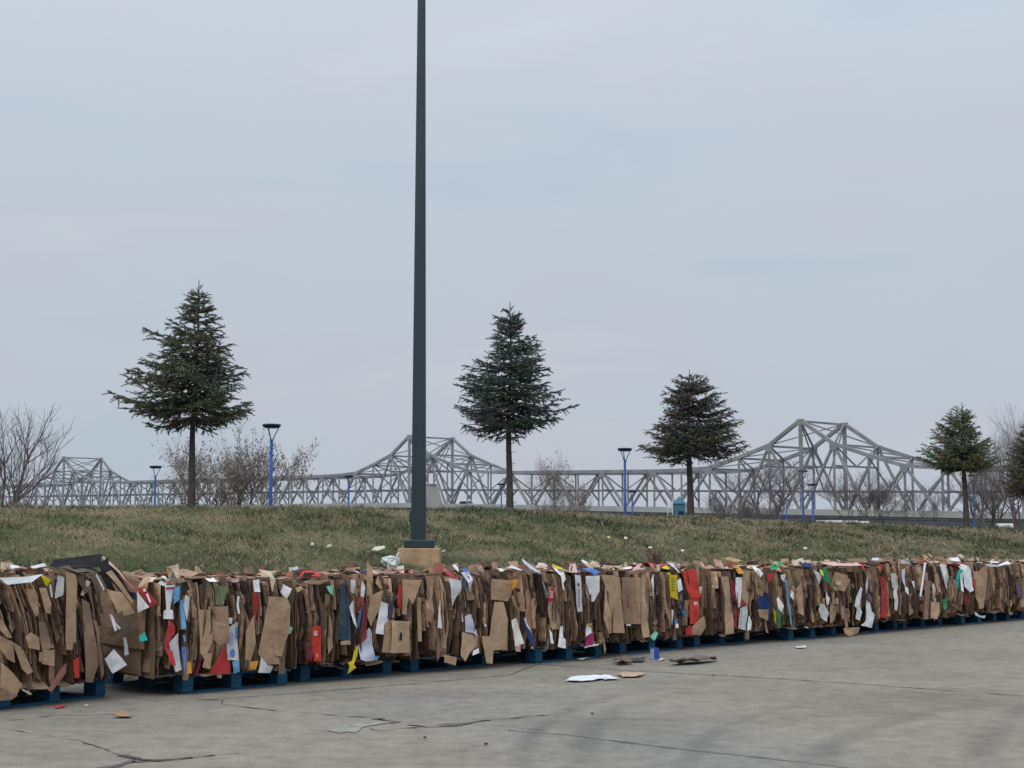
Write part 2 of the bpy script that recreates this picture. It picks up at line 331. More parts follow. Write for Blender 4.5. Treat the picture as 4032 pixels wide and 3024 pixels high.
# grass blades on the bank
def grass():
    rg = np.random.default_rng(3); NB = 230000
    u = rg.random(NB); t = -5 + 53 * u ** 1.45; m = 1.25 + 8.1 * rg.random(NB)
    V = np.zeros((NB, 3, 3)); Cc = np.zeros((NB, 3, 4)); Cc[..., 3] = 1
    th = rg.random(NB) * 2 * math.pi; lean = rg.normal(0, 1.0, (NB, 2))
    for i in range(NB):
        ti, mi = t[i], m[i]; z = bank_z(ti, mi); p = W(ti, mi, z)
        q = 0.75 * nz(ti * 0.33 + mi * 0.25, mi * 0.62, 1) + 0.75 * nz(ti * 1.1, mi * 2.3, 31) + 0.5 * nz(ti * 3.1, mi * 4.1, 7); tall = nz(ti * 0.6, mi * 0.8, 20)
        h = (0.018 + 0.034 * rg.random()) * (1.0 + 2.0 * max(0, tall)) * (1.35 if q < -0.15 else 0.9) * (1 + 0.01 * max(0, ti)); wd = 0.0055 + 0.0003 * max(0, ti)
        if mi < 2.3: h *= 1.6
        dx, dy = math.cos(th[i]) * wd, math.sin(th[i]) * wd
        V[i, 0] = (p.x - dx, p.y - dy, p.z - 0.01); V[i, 1] = (p.x + dx, p.y + dy, p.z - 0.01)
        V[i, 2] = (p.x + lean[i, 0] * h, p.y + lean[i, 1] * h, p.z + h)
        dry = rg.random() < min(0.95, max(0.10, 0.47 + 2.3 * q + (0.3 if 7.2 < mi < 8.6 else 0) + (0.2 if mi < 2.6 else 0)))
        k = 0.7 + 0.6 * rg.random()
        c = (0.270, 0.218, 0.145) if dry else (0.068, 0.084, 0.042)
        if not dry and rg.random() < 0.3: c = (0.105, 0.120, 0.058)
        Cc[i, :, :3] = np.array(c) * k
    me = bpy.data.meshes.new('grass'); me.vertices.add(NB * 3); me.vertices.foreach_set('co', V.ravel())
    me.loops.add(NB * 3); me.loops.foreach_set('vertex_index', np.arange(NB * 3)); me.polygons.add(NB)
    me.polygons.foreach_set('loop_start', np.arange(0, NB * 3, 3)); me.update(calc_edges=True)
    a = me.color_attributes.new('Col', 'FLOAT_COLOR', 'CORNER'); a.data.foreach_set('color', Cc.ravel())
    me.materials.append(M['blade']); o = bpy.data.objects.new('grass', me); COL.objects.link(o)
    tag(o, 'short patchy green and straw coloured grass on the bank behind the bales', 'grass', kind='stuff')
grass()

# ------------------------------------------------------------------ the bridge
BD = Vector((0.666, 0.746, 0)); BD = Vector((0.666, -0.746, 0)); BP = Vector((72.5, 371.0, 0)); BN = Vector((0.746, 0.666, 0)); BW = 18.5
TOW = [0.0, -160.0, -420.0]
def deckz(q): return 5.3 - (-q) * -0.0238 if q > -160 else 9.1 + (-160 - q) * 0.0108
HT = [(0, 24.0), (10, 17.9), (20, 14.9), (30, 12.3), (40, 11.75), (50, 11.6), (999, 11.6)]
def hT(q): return lerp_tab(min(abs(q - t) for t in TOW), HT)
def BQ(q, side, h): return BP + BD * q + BN * (BW * side) + Vector((0, 0, deckz(q) + h))
def bridge():
    root = empty('truss_bridge', BQ(0, 0, 0)); inv = Matrix.Translation(-root.location)
    tag(root, 'long grey steel cantilever truss bridge crossing behind the grassy bank', 'bridge')
    Q = [80 - 10 * i for i in range(0, 61)]
    def fin(mb, name, m):
        mb.v = [tuple(Vector(v) - root.location) for v in mb.v]; return mb.build(name, m, root)
    RZB = Matrix.Rotation(math.atan2(BD.y, BD.x), 3, 'Z')
    def sub(mb, name, m, par):
        mb.v = [tuple(Vector(v) - root.location) for v in mb.v]; return mb.build(name, m, par)
    for side in (0, 1):
        g = MB(); g2 = MB()
        for i, q in enumerate(Q[:-1]):
            g.bar(BQ(q, side, hT(q)), BQ(Q[i + 1], side, hT(Q[i + 1])), 0.75, 0.92); g2.bar(BQ(q, side, 0.1), BQ(Q[i + 1], side, 0.1), 0.7, 0.9)
        tr = sub(g, 'truss', M['steel'], root); sub(g2, 'bottom_chord', M['steel'], tr); rest = MB()
        for i, q in enumerate(Q[:-1]):
            q2 = Q[i + 1]; even = (i % 2 == 0); tw = any(abs(q - t) < 1 for t in TOW); far = q < -415 or q > 75
            p_ = rest if far else MB(); d_ = rest if far else MB(); u_ = rest if far else MB()
            p_.bar(BQ(q, side, 0.1), BQ(q, side, hT(q)), 0.85 if tw else (0.42 if even else 0.55), 0.9 if tw else 0.5)
            if even: d_.bar(BQ(q, side, 0.1), BQ(q2, side, hT(q2)), 0.5, 0.6)
            else: d_.bar(BQ(q, side, hT(q)), BQ(q2, side, 0.1), 0.5, 0.6)
            if not even: u_.box(BQ(q, side, hT(q) - 0.7), (2.1, 0.78, 1.9), RZB)
            elif tw: u_.box(BQ(q, side, hT(q) - 0.45), (1.9, 0.8, 1.5), RZB)
            else: u_.box(BQ(q, side, 0.5), (2.4, 0.78, 1.8), RZB)
            if not far: sub(p_, 'post', M['steel'], tr); sub(d_, 'diagonal', M['steel'], tr); sub(u_, 'gusset_plate', M['steel'], tr)
        o_ = sub(rest, 'far_members', M['steel'], tr); o_['kind'] = 'stuff'
    g = MB(); s = MB()
    for i, q in enumerate(Q[:-1]):
        q2 = Q[i + 1]; h = hT(q); h2 = hT(q2)
        g.bar(BQ(q, 0, h - 0.2), BQ(q, 1, h - 0.2), 0.45, 0.5)
        g.bar(BQ(q, 0, h), BQ(q2, 1, h2), 0.3); g.bar(BQ(q, 1, h), BQ(q2, 0, h2), 0.3)
        # sway frame: lower strut, knee braces, and X above where there is room
        hs = 6.3
        s.bar(BQ(q, 0, hs), BQ(q, 1, hs), 0.35, 0.5)
        for a, b_2 in ((0, 0.17), (1, 0.83)): s.bar(BQ(q, a, hs - 3.0), BQ(q, b_2, hs), 0.35, 0.4)
        if i % 2 == 1 or h > 14:
            s.bar(BQ(q, 0, h - 0.4), BQ(q, 0.5, hs), 0.28); s.bar(BQ(q, 1, h - 0.4), BQ(q, 0.5, hs), 0.28)
        if h > 16:
            hm = 12.5; s.bar(BQ(q, 0, hm), BQ(q, 1, hm), 0.35, 0.45); s.bar(BQ(q, 0, h), BQ(q, 0.5, hm), 0.3); s.bar(BQ(q, 1, h), BQ(q, 0.5, hm), 0.3)
    for x_, n_ in ((g, 'lateral_bracing'), (s, 'sway_frames')): fin(x_, n_, M['steel'])['kind'] = 'stuff'
    d = MB(); ps = [MB(), MB()]
    for i, q in enumerate(Q[:-1]):
        q2 = Q[i + 1]
        for k in (0, 1):
            off = -0.045 if k == 0 else 1.045
            ps[k].bar(BQ(q, off, 1.05), BQ(q2, off, 1.05), 0.4, 1.5)
            d.bar(BQ(q, off, -1.2), BQ(q2, off, -1.2), 0.5, 1.4)
        d.bar(BQ(q, 0.5, -0.3), BQ(q2, 0.5, -0.3), BW * 0.97, 0.5); d.bar(BQ(q, 0, -1.3), BQ(q, 1, -1.3), 0.5, 1.2)
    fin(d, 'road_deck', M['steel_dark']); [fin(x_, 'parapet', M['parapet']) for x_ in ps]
    for t in TOW + [60.0]:
        c = MB(); r = Matrix.Rotation(math.atan2(BD.y, BD.x), 3, 'Z'); h = deckz(t) - 2 + 6
        for k in (0, 1):
            b = BQ(t, k, 0); c.box((b.x, b.y, deckz(t) - 2.05 - h / 2), (3.2, 3.0, h), r)
        b = BQ(t, 0.5, 0); c.box((b.x, b.y, deckz(t) - 3.5), (2.8, BW - 3.02, 2.4), r)
        fin(c, 'pier', M['concrete'])
    return root
bridge()

# small white car on the bridge deck
def car(loc, rz, label):
    root = empty('car', loc, rz); tag(root, label, 'car')
    prof = [(-2.9, 0.5), (-2.9, 1.25), (-2.2, 1.45), (-1.3, 2.35), (1.6, 2.4), (2.5, 1.5), (3.0, 1.35), (3.0, 0.5)]
    g = MB()
    for a, b in zip(prof, prof[1:] + prof[:1]): g.face([(a[0], -1.2, a[1]), (b[0], -1.2, b[1]), (b[0], 1.2, b[1]), (a[0], 1.2, a[1])])
    g.face([(x, -1.2, z) for x, z in reversed(prof)]); g.face([(x, 1.2, z) for x, z in prof])
    g.build('body', M['white'], root)
    g = MB(); g.face([(-2.14, -1.0, 1.55), (-2.14, 1.0, 1.55), (-1.37, 0.95, 2.3), (-1.37, -0.95, 2.3)])
    g.build('windscreen', M['glass'], root).location = (-0.02, 0, 0.02)
    for s in (-1, 1):
        g = MB(); g.face([(-1.8, s * 1.21, 1.5), (2.1, s * 1.21, 1.5), (1.5, s * 1.21, 2.25), (-1.2, s * 1.21, 2.25)][::-s]); g.build('side_window', M['glass'], root)
        g = MB(); g.box((-2.92, s * 0.85, 1.05), (0.06, 0.45, 0.25)); g.build('headlight', M['diffuser'], root)
        for x in (-1.9, 1.9):
            g = MB(); g.tube([(x, s * 1.05, 0.4), (x, s * 1.25, 0.4)], [0.42, 0.42], 12); g.build('wheel', M['tyre'], root)
pq = BQ(-136, 0.25, 0)
car((pq.x, pq.y, deckz(-136) + 0.35), math.atan2(BD.y, BD.x) + math.pi, 'white car on the bridge deck beside the dark pole')

# ------------------------------------------------------------------ things on the plateau: lamps, hut, pier, blocks
def lamp_proto():
    root = empty('path_lamp', (0, 0, 0)); H = 4.62
    g = MB(); g.tube([(0, 0, 0), (0, 0, 0.5), (0, 0, 3.95)], [0.10, 0.085, 0.07], 12); g.build('post', M['lampblue'], root, smooth=True)
    g = MB(); g.tube([(0, 0, 0), (0, 0, 0.06)], [0.19, 0.19], 12); g.build('base_flange', M['lampblue'], root)
    for k in range(3):
        a = 2 * math.pi * k / 3 + 0.2; g = MB()
        g.tube([(0.05 * math.cos(a), 0.05 * math.sin(a), 3.88), (0.12 * math.cos(a), 0.12 * math.sin(a), 4.08), (0.33 * math.cos(a), 0.33 * math.sin(a), H - 0.12)], [0.03, 0.026, 0.022], 6)
        g.build('arm', M['lampblue'], root)
    g = MB(); rs = [(0.27, H - 0.17), (0.37, H - 0.13), (0.42, H - 0.05), (0.42, H - 0.02), (0.36, H + 0.01), (0.05, H + 0.03)]
    n = 28
    for k, (r, z) in enumerate(rs):
        for j in range(n): g.v.append((r * math.cos(2 * math.pi * j / n), r * math.sin(2 * math.pi * j / n), z))
    for k in range(len(rs) - 1):
        for j in range(n): g.f.append((k * n + j, k * n + (j + 1) % n, (k + 1) * n + (j + 1) % n, (k + 1) * n + j)); g.c.append(None)
    g.f.append(tuple((len(rs) - 1) * n + j for j in range(n))); g.c.append(None)
    hd = g.build('lamp_head', M['lampdark'], root)
    g = MB(); g.tube([(0, 0, H - 0.165), (0, 0, H - 0.14)], [0.268, 0.268], 24); g.build('diffuser', M['diffuser'], hd)
    return root
LAMPS = [(1070, 1668, 66, 'tall blue lamp post nearest of all, right of the largest spruce'),
         (613, 1833, 100, 'blue lamp post just left of the largest spruce trunk'),
         (1373, 1871, 126, 'blue lamp post standing alone left of the dark pole'),
         (1974, 1903, 150, 'dark little lamp post half hidden by the trunk of the second spruce'),
         (2460, 1763, 83, 'tall blue lamp post between the second and third spruces'),
         (2489, 1931, 137, 'small distant blue lamp post close behind a tall one'),
         (3160, 1850, 117, 'blue lamp post under the highest bridge peak, taller of a pair'),
         (3198, 1903, 110, 'blue lamp post right beside a taller one under the highest bridge peak'),
         (3096, 1965, 178, 'tiny far lamp post left of the pair under the highest bridge peak'),
         (3832, 1867, 106, 'blue lamp post behind the trunk of the light green conifer')]
proto = lamp_proto(); kids = [(c, list(c.children)) for c in proto.children]
for i, (u, v, Y, lab) in enumerate(LAMPS):
    o = proto if i == 0 else proto.copy()
    if i:
        COL.objects.link(o)
        for c, gk in kids:
            cc = c.copy(); COL.objects.link(cc); cc.parent = o
            for g in gk: q = g.copy(); COL.objects.link(q); q.parent = cc
    p = at(u, v, Y); o.location = (p.x, p.y, p.z - 4.65)
    if u in (3198, 3096, 2489): o.location.z = p.z - 4.65
    tag(o, lab, 'lamp post', 'blue path lamps beyond the bank')

# concrete pier end with flared side, behind the pole
def flare():
    Y = 80.0; c = at(1712, 2001, Y); s = Y / F
    root = empty('concrete_pylon', (c.x, c.y, 1.10)); tag(root, 'pale concrete pylon with a curved flared side just right of the dark pole', 'pylon')
    pr = [(-45, 0), (-45, 92 * 1), (-4, 94), (8, 90), (14, 70), (22, 40), (30, 18), (38, 0), (38, -85), (-45, -85)]
    b = (c.z - 1.10); g = MB(); P = [(x * s, y * s + b) for x, y in pr]; P = [(x, max(z, -0.05)) for x, z in P]
    n = len(P)
    for a in range(n): p, q = P[a], P[(a + 1) % n]; g.face([(p[0], 0, p[1]), (p[0], 0.8, p[1]), (q[0], 0.8, q[1]), (q[0], 0, q[1])])
    g.face([(x, 0, z) for x, z in reversed(P)]); g.face([(x, 0.8, z) for x, z in P]); g.build('body', M['concrete'], root)
    g = MB(); g.box((-0.25, 0.4, P[1][1] + 0.03), (0.62, 0.9, 0.06)); g.build('cap', M['concrete'], root)
flare()
def hut():
    Y = 125.0; p = at(2674, 1956, Y); root = empty('blue_kiosk', (p.x, p.y, 1.10), 0.3)
    tag(root, 'small blue kiosk with a steep pointed roof left of the third spruce', 'kiosk')
    H = p.z - 1.10; g = MB(); g.box((0, 0, (H - 0.55) / 2), (0.75, 0.75, H - 0.55)); g.build('wall', M['hut'], root)
    g = MB(); a = 0.47; z = H - 0.58
    for x0, y0, x1, y1 in ((-a, -a, a, -a), (a, -a, a, a), (a, a, -a, a), (-a, a, -a, -a)): g.face([(x0, y0, z), (x1, y1, z), (0, 0, H + 0.05)])
    g.face([(-a, -a, z), (-a, a, z), (a, a, z), (a, -a, z)]); g.build('roof', M['hut'], root)
    g = MB(); g.box((0, -0.39, 1.0), (0.5, 0.04, 1.9)); g.build('door', M['lampdark'], root)
    p = at(2638, 1966, Y); root = empty('white_signboard', (p.x, p.y, 1.10)); tag(root, 'small white board on two legs just left of the blue kiosk', 'signboard')
    H = p.z - 1.10
    for s in (-1, 1): g = MB(); g.box((s * 0.2, 0, H / 2), (0.05, 0.05, H)); g.build('leg', M['white'], root)
    g = MB(); g.box((0, -0.04, H - 0.45), (0.48, 0.03, 0.55)); g.build('board', M['white'], root)
hut()
for i, (u0, u1, v) in enumerate([(3215, 3318, 2049), (3326, 3376, 2050), (3384, 3420, 2052), (3925, 3985, 2061)]):
    Y = 58.0; a = at(u0, v, Y); b = at(u1, v, Y); root = MB(); ln = (b - a).length; zt = a.z; zb = 1.08
    hh_ = zt - zb
    prof = [(-0.16, 0), (-0.15, hh_ * 0.7), (-0.09, hh_), (0.09, hh_), (0.15, hh_ * 0.7), (0.16, 0)]
    n = len(prof)
    for k in range(n): p, q = prof[k], prof[(k + 1) % n]; root.face([(0, p[0], p[1]), (0, q[0], q[1]), (ln, q[0], q[1]), (ln, p[0], p[1])])
    root.face([(0, *p) for p in reversed(prof)]); root.face([(ln, *p) for p in prof])
    o = root.build('barrier_block', M['white'], loc=(a.x, a.y, zb))
    tag(o, ['longest white barrier block behind the bank crest under the bridge peak', 'middle white barrier block of three behind the bank crest', 'short white barrier block, rightmost of three behind the crest', 'white barrier block behind the crest right of the light green conifer'][i], 'barrier', 'white barrier blocks behind the crest')

# the big pole
def pole():
    Y = 20.0; c = at(1648, 2159, Y); x = c.x; zt = c.z; s = Y / F
    # concrete footing
    zg = bank_z(4.5, 4.6) - 0.35
    b = MB(); w2 = 82 * s; b.box((x, Y + w2, (zg + zt) / 2), (2 * w2, 2 * w2, zt - zg))
    root = empty('light_pole', (x, Y + w2, zt - 0.25)); L = root.location
    tag(root, 'tall dark green steel light pole on a stained concrete footing', 'light pole')
    def fin(mb, name, m, smooth=False): mb.v = [tuple(Vector(v) - L) for v in mb.v]; return mb.build(name, m, root, smooth)
    fo = fin(b, 'concrete_footing', M['polebase'])
    b = MB(); fh = 32 * s; wf = 119 * s; b.box((x, Y + w2, zt + fh / 2 + 0.003), (wf, wf, fh)); fl = fin(b, 'base_cover', M['pole'])
    for o_ in (fl, fo):
        bv = o_.modifiers.new('b', 'BEVEL'); bv.width = 0.012; bv.segments = 2
    # square tapered shaft turned a little
    b = MB(); zb = zt + fh; Yc = Y + w2; top = at(1661.5, -260, Yc); bot = at(1648, 2110, Yc)
    wb = 59 * s / 2; wt_ = 0.5 * 28 * (Yc / F) ; n = 24; P = []
    def ringp(cx, z, hw, rc): 
        out_ = []
        for k in range(4):
            ca = math.pi / 4 + k * math.pi / 2
            cx0 = math.copysign(hw - rc, math.cos(ca)); cy0 = math.copysign(hw - rc, math.sin(ca))
            for j in range(5):
                a = k * math.pi / 2 + j * math.pi / 8; out_.append((cx + cx0 + rc * math.cos(a), Yc + cy0 + rc * math.sin(a), z))
        return out_
    zs = [(zb, bot.x, wb), (top.z, top.x, wt_)]
    r0 = ringp(bot.x, zb, wb, 0.03); r1 = ringp(top.x, top.z, wt_, 0.02)
    m_n = len(r0)
    for j in range(m_n): b.face([r0[j], r0[(j + 1) % m_n], r1[(j + 1) % m_n], r1[j]])
    b.face(r1); fin(b, 'shaft', M['pole'])
    b = MB(); q = at(1619, 2038, Yc); b.box((q.x - 0.0, Yc - 0.02, q.z), (0.035, 0.10, 0.17)); hc = fin(b, 'hand_hole_cover', M['pole'])
    for sx in (-1, 1):
        for sy in (-1, 1):
            b = MB(); b.tube([(x + sx * (wf / 2 + 0.02), Yc + sy * wf * 0.45, zt), (x + sx * (wf / 2 + 0.02), Yc + sy * wf * 0.45, zt + 0.035)], [0.014, 0.014], 6); fin(b, 'anchor_bolt', M['concrete'])
pole()

# ------------------------------------------------------------------ trees
def spruce(name, label, u0, vbase, vtop, Y, prof, zt, tilt, col, dens=1.0, twl=0.24, seed=1, up=0.0, group=None, trunk_px=(20, 38)):
    """prof: (v offset below the top, left px, right px) outline of the crown as seen; vbase px where the trunk meets the bank"""
    rr = random.Random(seed); s = Y / F; zg = 1.10
    pt = at(u0 + tilt, vtop, Y); pb = at(u0, vbase, Y); H = pt.z - zg
    root = empty(name, (pb.x, Y, zg)); tag(root, label, 'tree', group)
    def ctr(z): f = min(1, max(0, z / H)); return Vector(((pt.x - pb.x) * f + 0.03 * math.sin(z * 1.3), 0.02 * math.sin(z * 1.7 + 1), z))
    zc0 = H - prof[-1][0] * s          # crown bottom
    g = MB(); n = 16; pts = []; rs = []
    r1, r0 = trunk_px[0] * s / 2, trunk_px[1] * s / 2
    for k in range(n + 1):
        z = H * k / n; f = z / H; pts.append(ctr(z)); fc = min(1, z / max(zc0, .1))
        r = (r0 + (r1 - r0) * fc) if z <= zc0 else r1 * (1 - (z - zc0) / (H - zc0)) * 0.95 + 0.006
        rs.append(max(0.006, r * (1 + 0.06 * rr.uniform(-1, 1)) * (1.25 if k == 0 else 1)))
    g.tube(pts, rs, 10)
    for k in range(40):   # stubs of dead twigs on the bare trunk
        z = rr.uniform(0.3, zc0); a = rr.uniform(0, 6.28); c = ctr(z); d = Vector((math.cos(a), math.sin(a), 0.2))
        g.tube([c, c + d * (r0 + rr.uniform(0.03, 0.13))], [0.012, 0.005], 4)
    g.build('trunk', M['bark'], root, smooth=True)
    LR = [(a, b) for a, b, c in prof]; RR = [(a, c) for a, b, c in prof]
    limbs = MB(); fol = MB()
    def needles(p, d, L, wd, c):
        d = d.normalized(); k = max(8, int(L / 0.0105 * dens))
        side = d.cross(Vector((0.1, 0.2, 1))).normalized(); upv = side.cross(d)
        for j in range(k):
            f = j / k; q = p + d * (L * f); a = rr.uniform(0, 6.28); rd = side * math.cos(a) + upv * math.sin(a) * 0.8
            nl = wd * (1.0 - 0.35 * f) * rr.uniform(0.8, 1.3); tip = q + rd * nl + d * nl * 0.8
            wv = d.cross(rd) * 0.015 + d * 0.007; cc = tuple(x * rr.uniform(0.65, 1.35) for x in c)
            fol.face([q - wv, q + wv, tip + wv * 0.25], cc)
    z = zc0 + 0.05
    while z < H - 0.36:
        f = (z - zc0) / (H - zc0); nb = 6 if f < 0.6 else (5 if f < 0.85 else 4)
        ph = rr.uniform(0, 6.28); zk = z
        for k in range(nb):
            z = zk
            a = ph + 2 * math.pi * k / nb + rr.uniform(-0.35, 0.35); dv = (H - z) / s
            l_, r_ = lerp_tab(dv, LR), lerp_tab(dv, RR); ca, sa = math.cos(a), math.sin(a)
            rad_ = ((r_ if ca > 0 else l_) * abs(ca) ** 1.0 + 0.5 * (l_ + r_) * (1 - abs(ca))) * s
            rad_ *= rr.choice([1.04, 1.0, 0.97, 0.9, 0.8, 0.66]) * (1 + 0.17 * nz(z * 2.3, a * 1.1, seed)); rad_ = max(0.03, rad_ - 0.04)
            if rr.random() < 0.09 and rad_ > 0.5: continue
            droop = -0.22 + 0.75 * f + up + rr.uniform(-0.08, 0.08)     # low limbs sag, high limbs rise
            z = zk + rr.uniform(-0.13, 0.13); z0 = z - rad_ * droop * 0.8
            z0 = max(zc0 - 0.05, min(H - 0.1, z0)); c0 = ctr(z0)
            zt_ = z + rr.uniform(-0.04, 0.04)
            P = []
            for j in range(7):
                x = j / 6; rdx = rad_ * x; zz = z0 + (zt_ - z0) * x - 0.07 * rad_ * math.sin(math.pi * x)
                if f < 0.35: zz += 0.16 * rad_ * max(0, x - 0.65)
                P.append(Vector((c0.x + ca * rdx, c0.y + sa * rdx, zz)))
            limbs.tube(P, [0.03 * (1 - 0.8 * j / 6) * (0.5 + 0.6 * (1 - f)) for j in range(7)], 5)
            st = 0.20 if f < 0.6 else 0.16; tot = rad_; x = 0.16 if rad_ > 0.5 else 0.04; sg = 1
            tone = tuple(v_ * rr.uniform(0.75, 1.25) for v_ in col)
            if rr.random() < 0.08: tone = (tone[0] * 1.3, tone[1] * 1.05, tone[2] * 0.95)
            while x < tot:
                fr = x / tot; i = min(5, int(fr * 6)); p = P[i].lerp(P[i + 1], fr * 6 - i); d = (P[i + 1] - P[i]).normalized()
                sd = Vector((-sa, ca, 0)) * sg; sg = -sg
                reach = min(0.62, 0.30 * tot + 0.12) * (1 - 0.75 * fr) + 0.10
                if fr > 0.15 or tot < 0.6:
                    d2 = (d * rr.uniform(0.6, 1.0) + sd * rr.uniform(0.7, 1.1) + Vector((0, 0, rr.uniform(-0.35, 0.05) + (0.35 if f > 0.75 else 0)))).normalized()
                    q = p; left = reach
                    limbs.tube([p, p + d2 * reach], [0.009, 0.004], 3)
                    needles(p, d2, reach, 0.062, tone)
                    for y in np.arange(0.10, reach, 0.13):
                        if rr.random() < 0.8:
                            d3 = (d2 + Vector((rr.uniform(-.8, .8), rr.uniform(-.8, .8), rr.uniform(-0.75, 0.12)))).normalized()
                            needles(p + d2 * y, d3, rr.uniform(0.6, 1.15) * twl, 0.056, tone)
                if rr.random() < 0.5: needles(p, d + Vector((0, 0, 0.3)), 0.14, 0.048, tone)
                x += st * rr.uniform(0.55, 1.0)
            needles(P[5], (P[6] - P[5]), (P[6] - P[5]).length + 0.14, 0.052, tone)
        z = zk + (0.15 if f < 0.7 else 0.135) * rr.uniform(0.8, 1.2) * (H - zc0) / 5.2 * 1.0
    # leader
    tp = ctr(H - 0.5); needles(tp, Vector((0, 0, 1)), 0.5, 0.04, col)
    for k in range(6):
        a = k * 1.05; needles(ctr(H - 0.24 - 0.07 * k), Vector((math.cos(a), math.sin(a), 0.75)), 0.16 + 0.045 * k, 0.05, col)
    limbs.build('limbs', M['bark'], root); fol.build('crown', M['leaf'], root)
def sc_(tab, k, cx, ct): return [((y - ct) / k, l / k, r / k) for y, l, r in tab]
T1 = sc_([(60, 5, 5), (130, 75, 85), (200, 130, 60), (300, 120, 110), (330, 275, 110), (400, 240, 170), (460, 320, 190), (550, 440, 270), (640, 440, 285), (720, 455, 310), (760, 430, 330), (830, 595, 300), (880, 540, 440), (960, 640, 480), (1050, 650, 470), (1110, 780, 510), (1200, 700, 450), (1255, 630, 690), (1310, 600, 600), (1400, 440, 420), (1450, 300, 250)], 2.37, 868, 60)
T2 = sc_([(75, 5, 5), (150, 35, 70), (230, 60, 175), (280, 180, 110), (400, 165, 215), (480, 230, 275), (570, 220, 340), (625, 275, 300), (695, 300, 455), (735, 390, 420), (830, 535, 450), (880, 450, 450), (970, 570, 440), (1050, 500, 430), (1100, 510, 570), (1180, 540, 500), (1215, 560, 715), (1290, 650, 670), (1350, 620, 600), (1420, 575, 520), (1480, 560, 300), (1560, 420, 150)], 2.764, 742, 75)
T3 = sc_([(90, 5, 5), (150, 85, 60), (200, 110, 90), (250, 160, 220), (320, 300, 350), (430, 300, 430), (450, 400, 440), (510, 400, 520), (620, 320, 560), (690, 400, 650), (740, 510, 640), (830, 480, 690), (900, 530, 710), (960, 590, 745), (1040, 560, 700), (1100, 700, 780), (1180, 670, 830), (1260, 700, 770), (1340, 600, 400)], 3.529, 815, 90)
T4 = sc_([(70, 5, 5), (130, 50, 30), (180, 130, 80), (260, 255, 130), (350, 300, 160), (420, 290, 210), (470, 410, 240), (560, 390, 350), (600, 400, 380), (650, 500, 410), (720, 480, 420), (800, 400, 380), (850, 220, 150)], 2.962, 690, 70)
spruce('spruce_tree', 'largest dark spruce with a bare lower trunk, leftmost conifer on the bank', 747, 1994, 1102, 45, T1, 0, 38, (0.118, 0.130, 0.088), seed=11, group='conifers on the bank')
spruce('spruce_tree', 'blue grey spruce in the middle, just right of the dark pole', 2003, 1990, 1187, 48, T2, 0, 6, (0.090, 0.112, 0.104), seed=12, group='conifers on the bank', trunk_px=(21, 36))
spruce('spruce_tree', 'rounded dull green spruce left of the highest bridge peak', 2716, 2010, 1455, 55, T3, 0, -5, (0.108, 0.114, 0.088), seed=13, group='conifers on the bank', trunk_px=(22, 32))
spruce('spruce_tree', 'light green loose conifer at the right end of the bridge', 3803, 2046, 1583, 62, T4, 0, -18, (0.13, 0.152, 0.082), dens=0.75, twl=0.2, seed=14, up=0.35, group='conifers on the bank', trunk_px=(16, 26))
T5 = [(0, 3, 3), (60, 45, 45), (130, 80, 80), (190, 110, 110), (240, 120, 120), (290, 90, 90)]
spruce('spruce_tree', 'brownish green conifer cut by the right edge of the photo', 4050, 2050, 1655, 66, T5, 0, 6, (0.13, 0.12, 0.08), dens=0.7, seed=15, up=0.2, group='conifers on the bank', trunk_px=(14, 22))

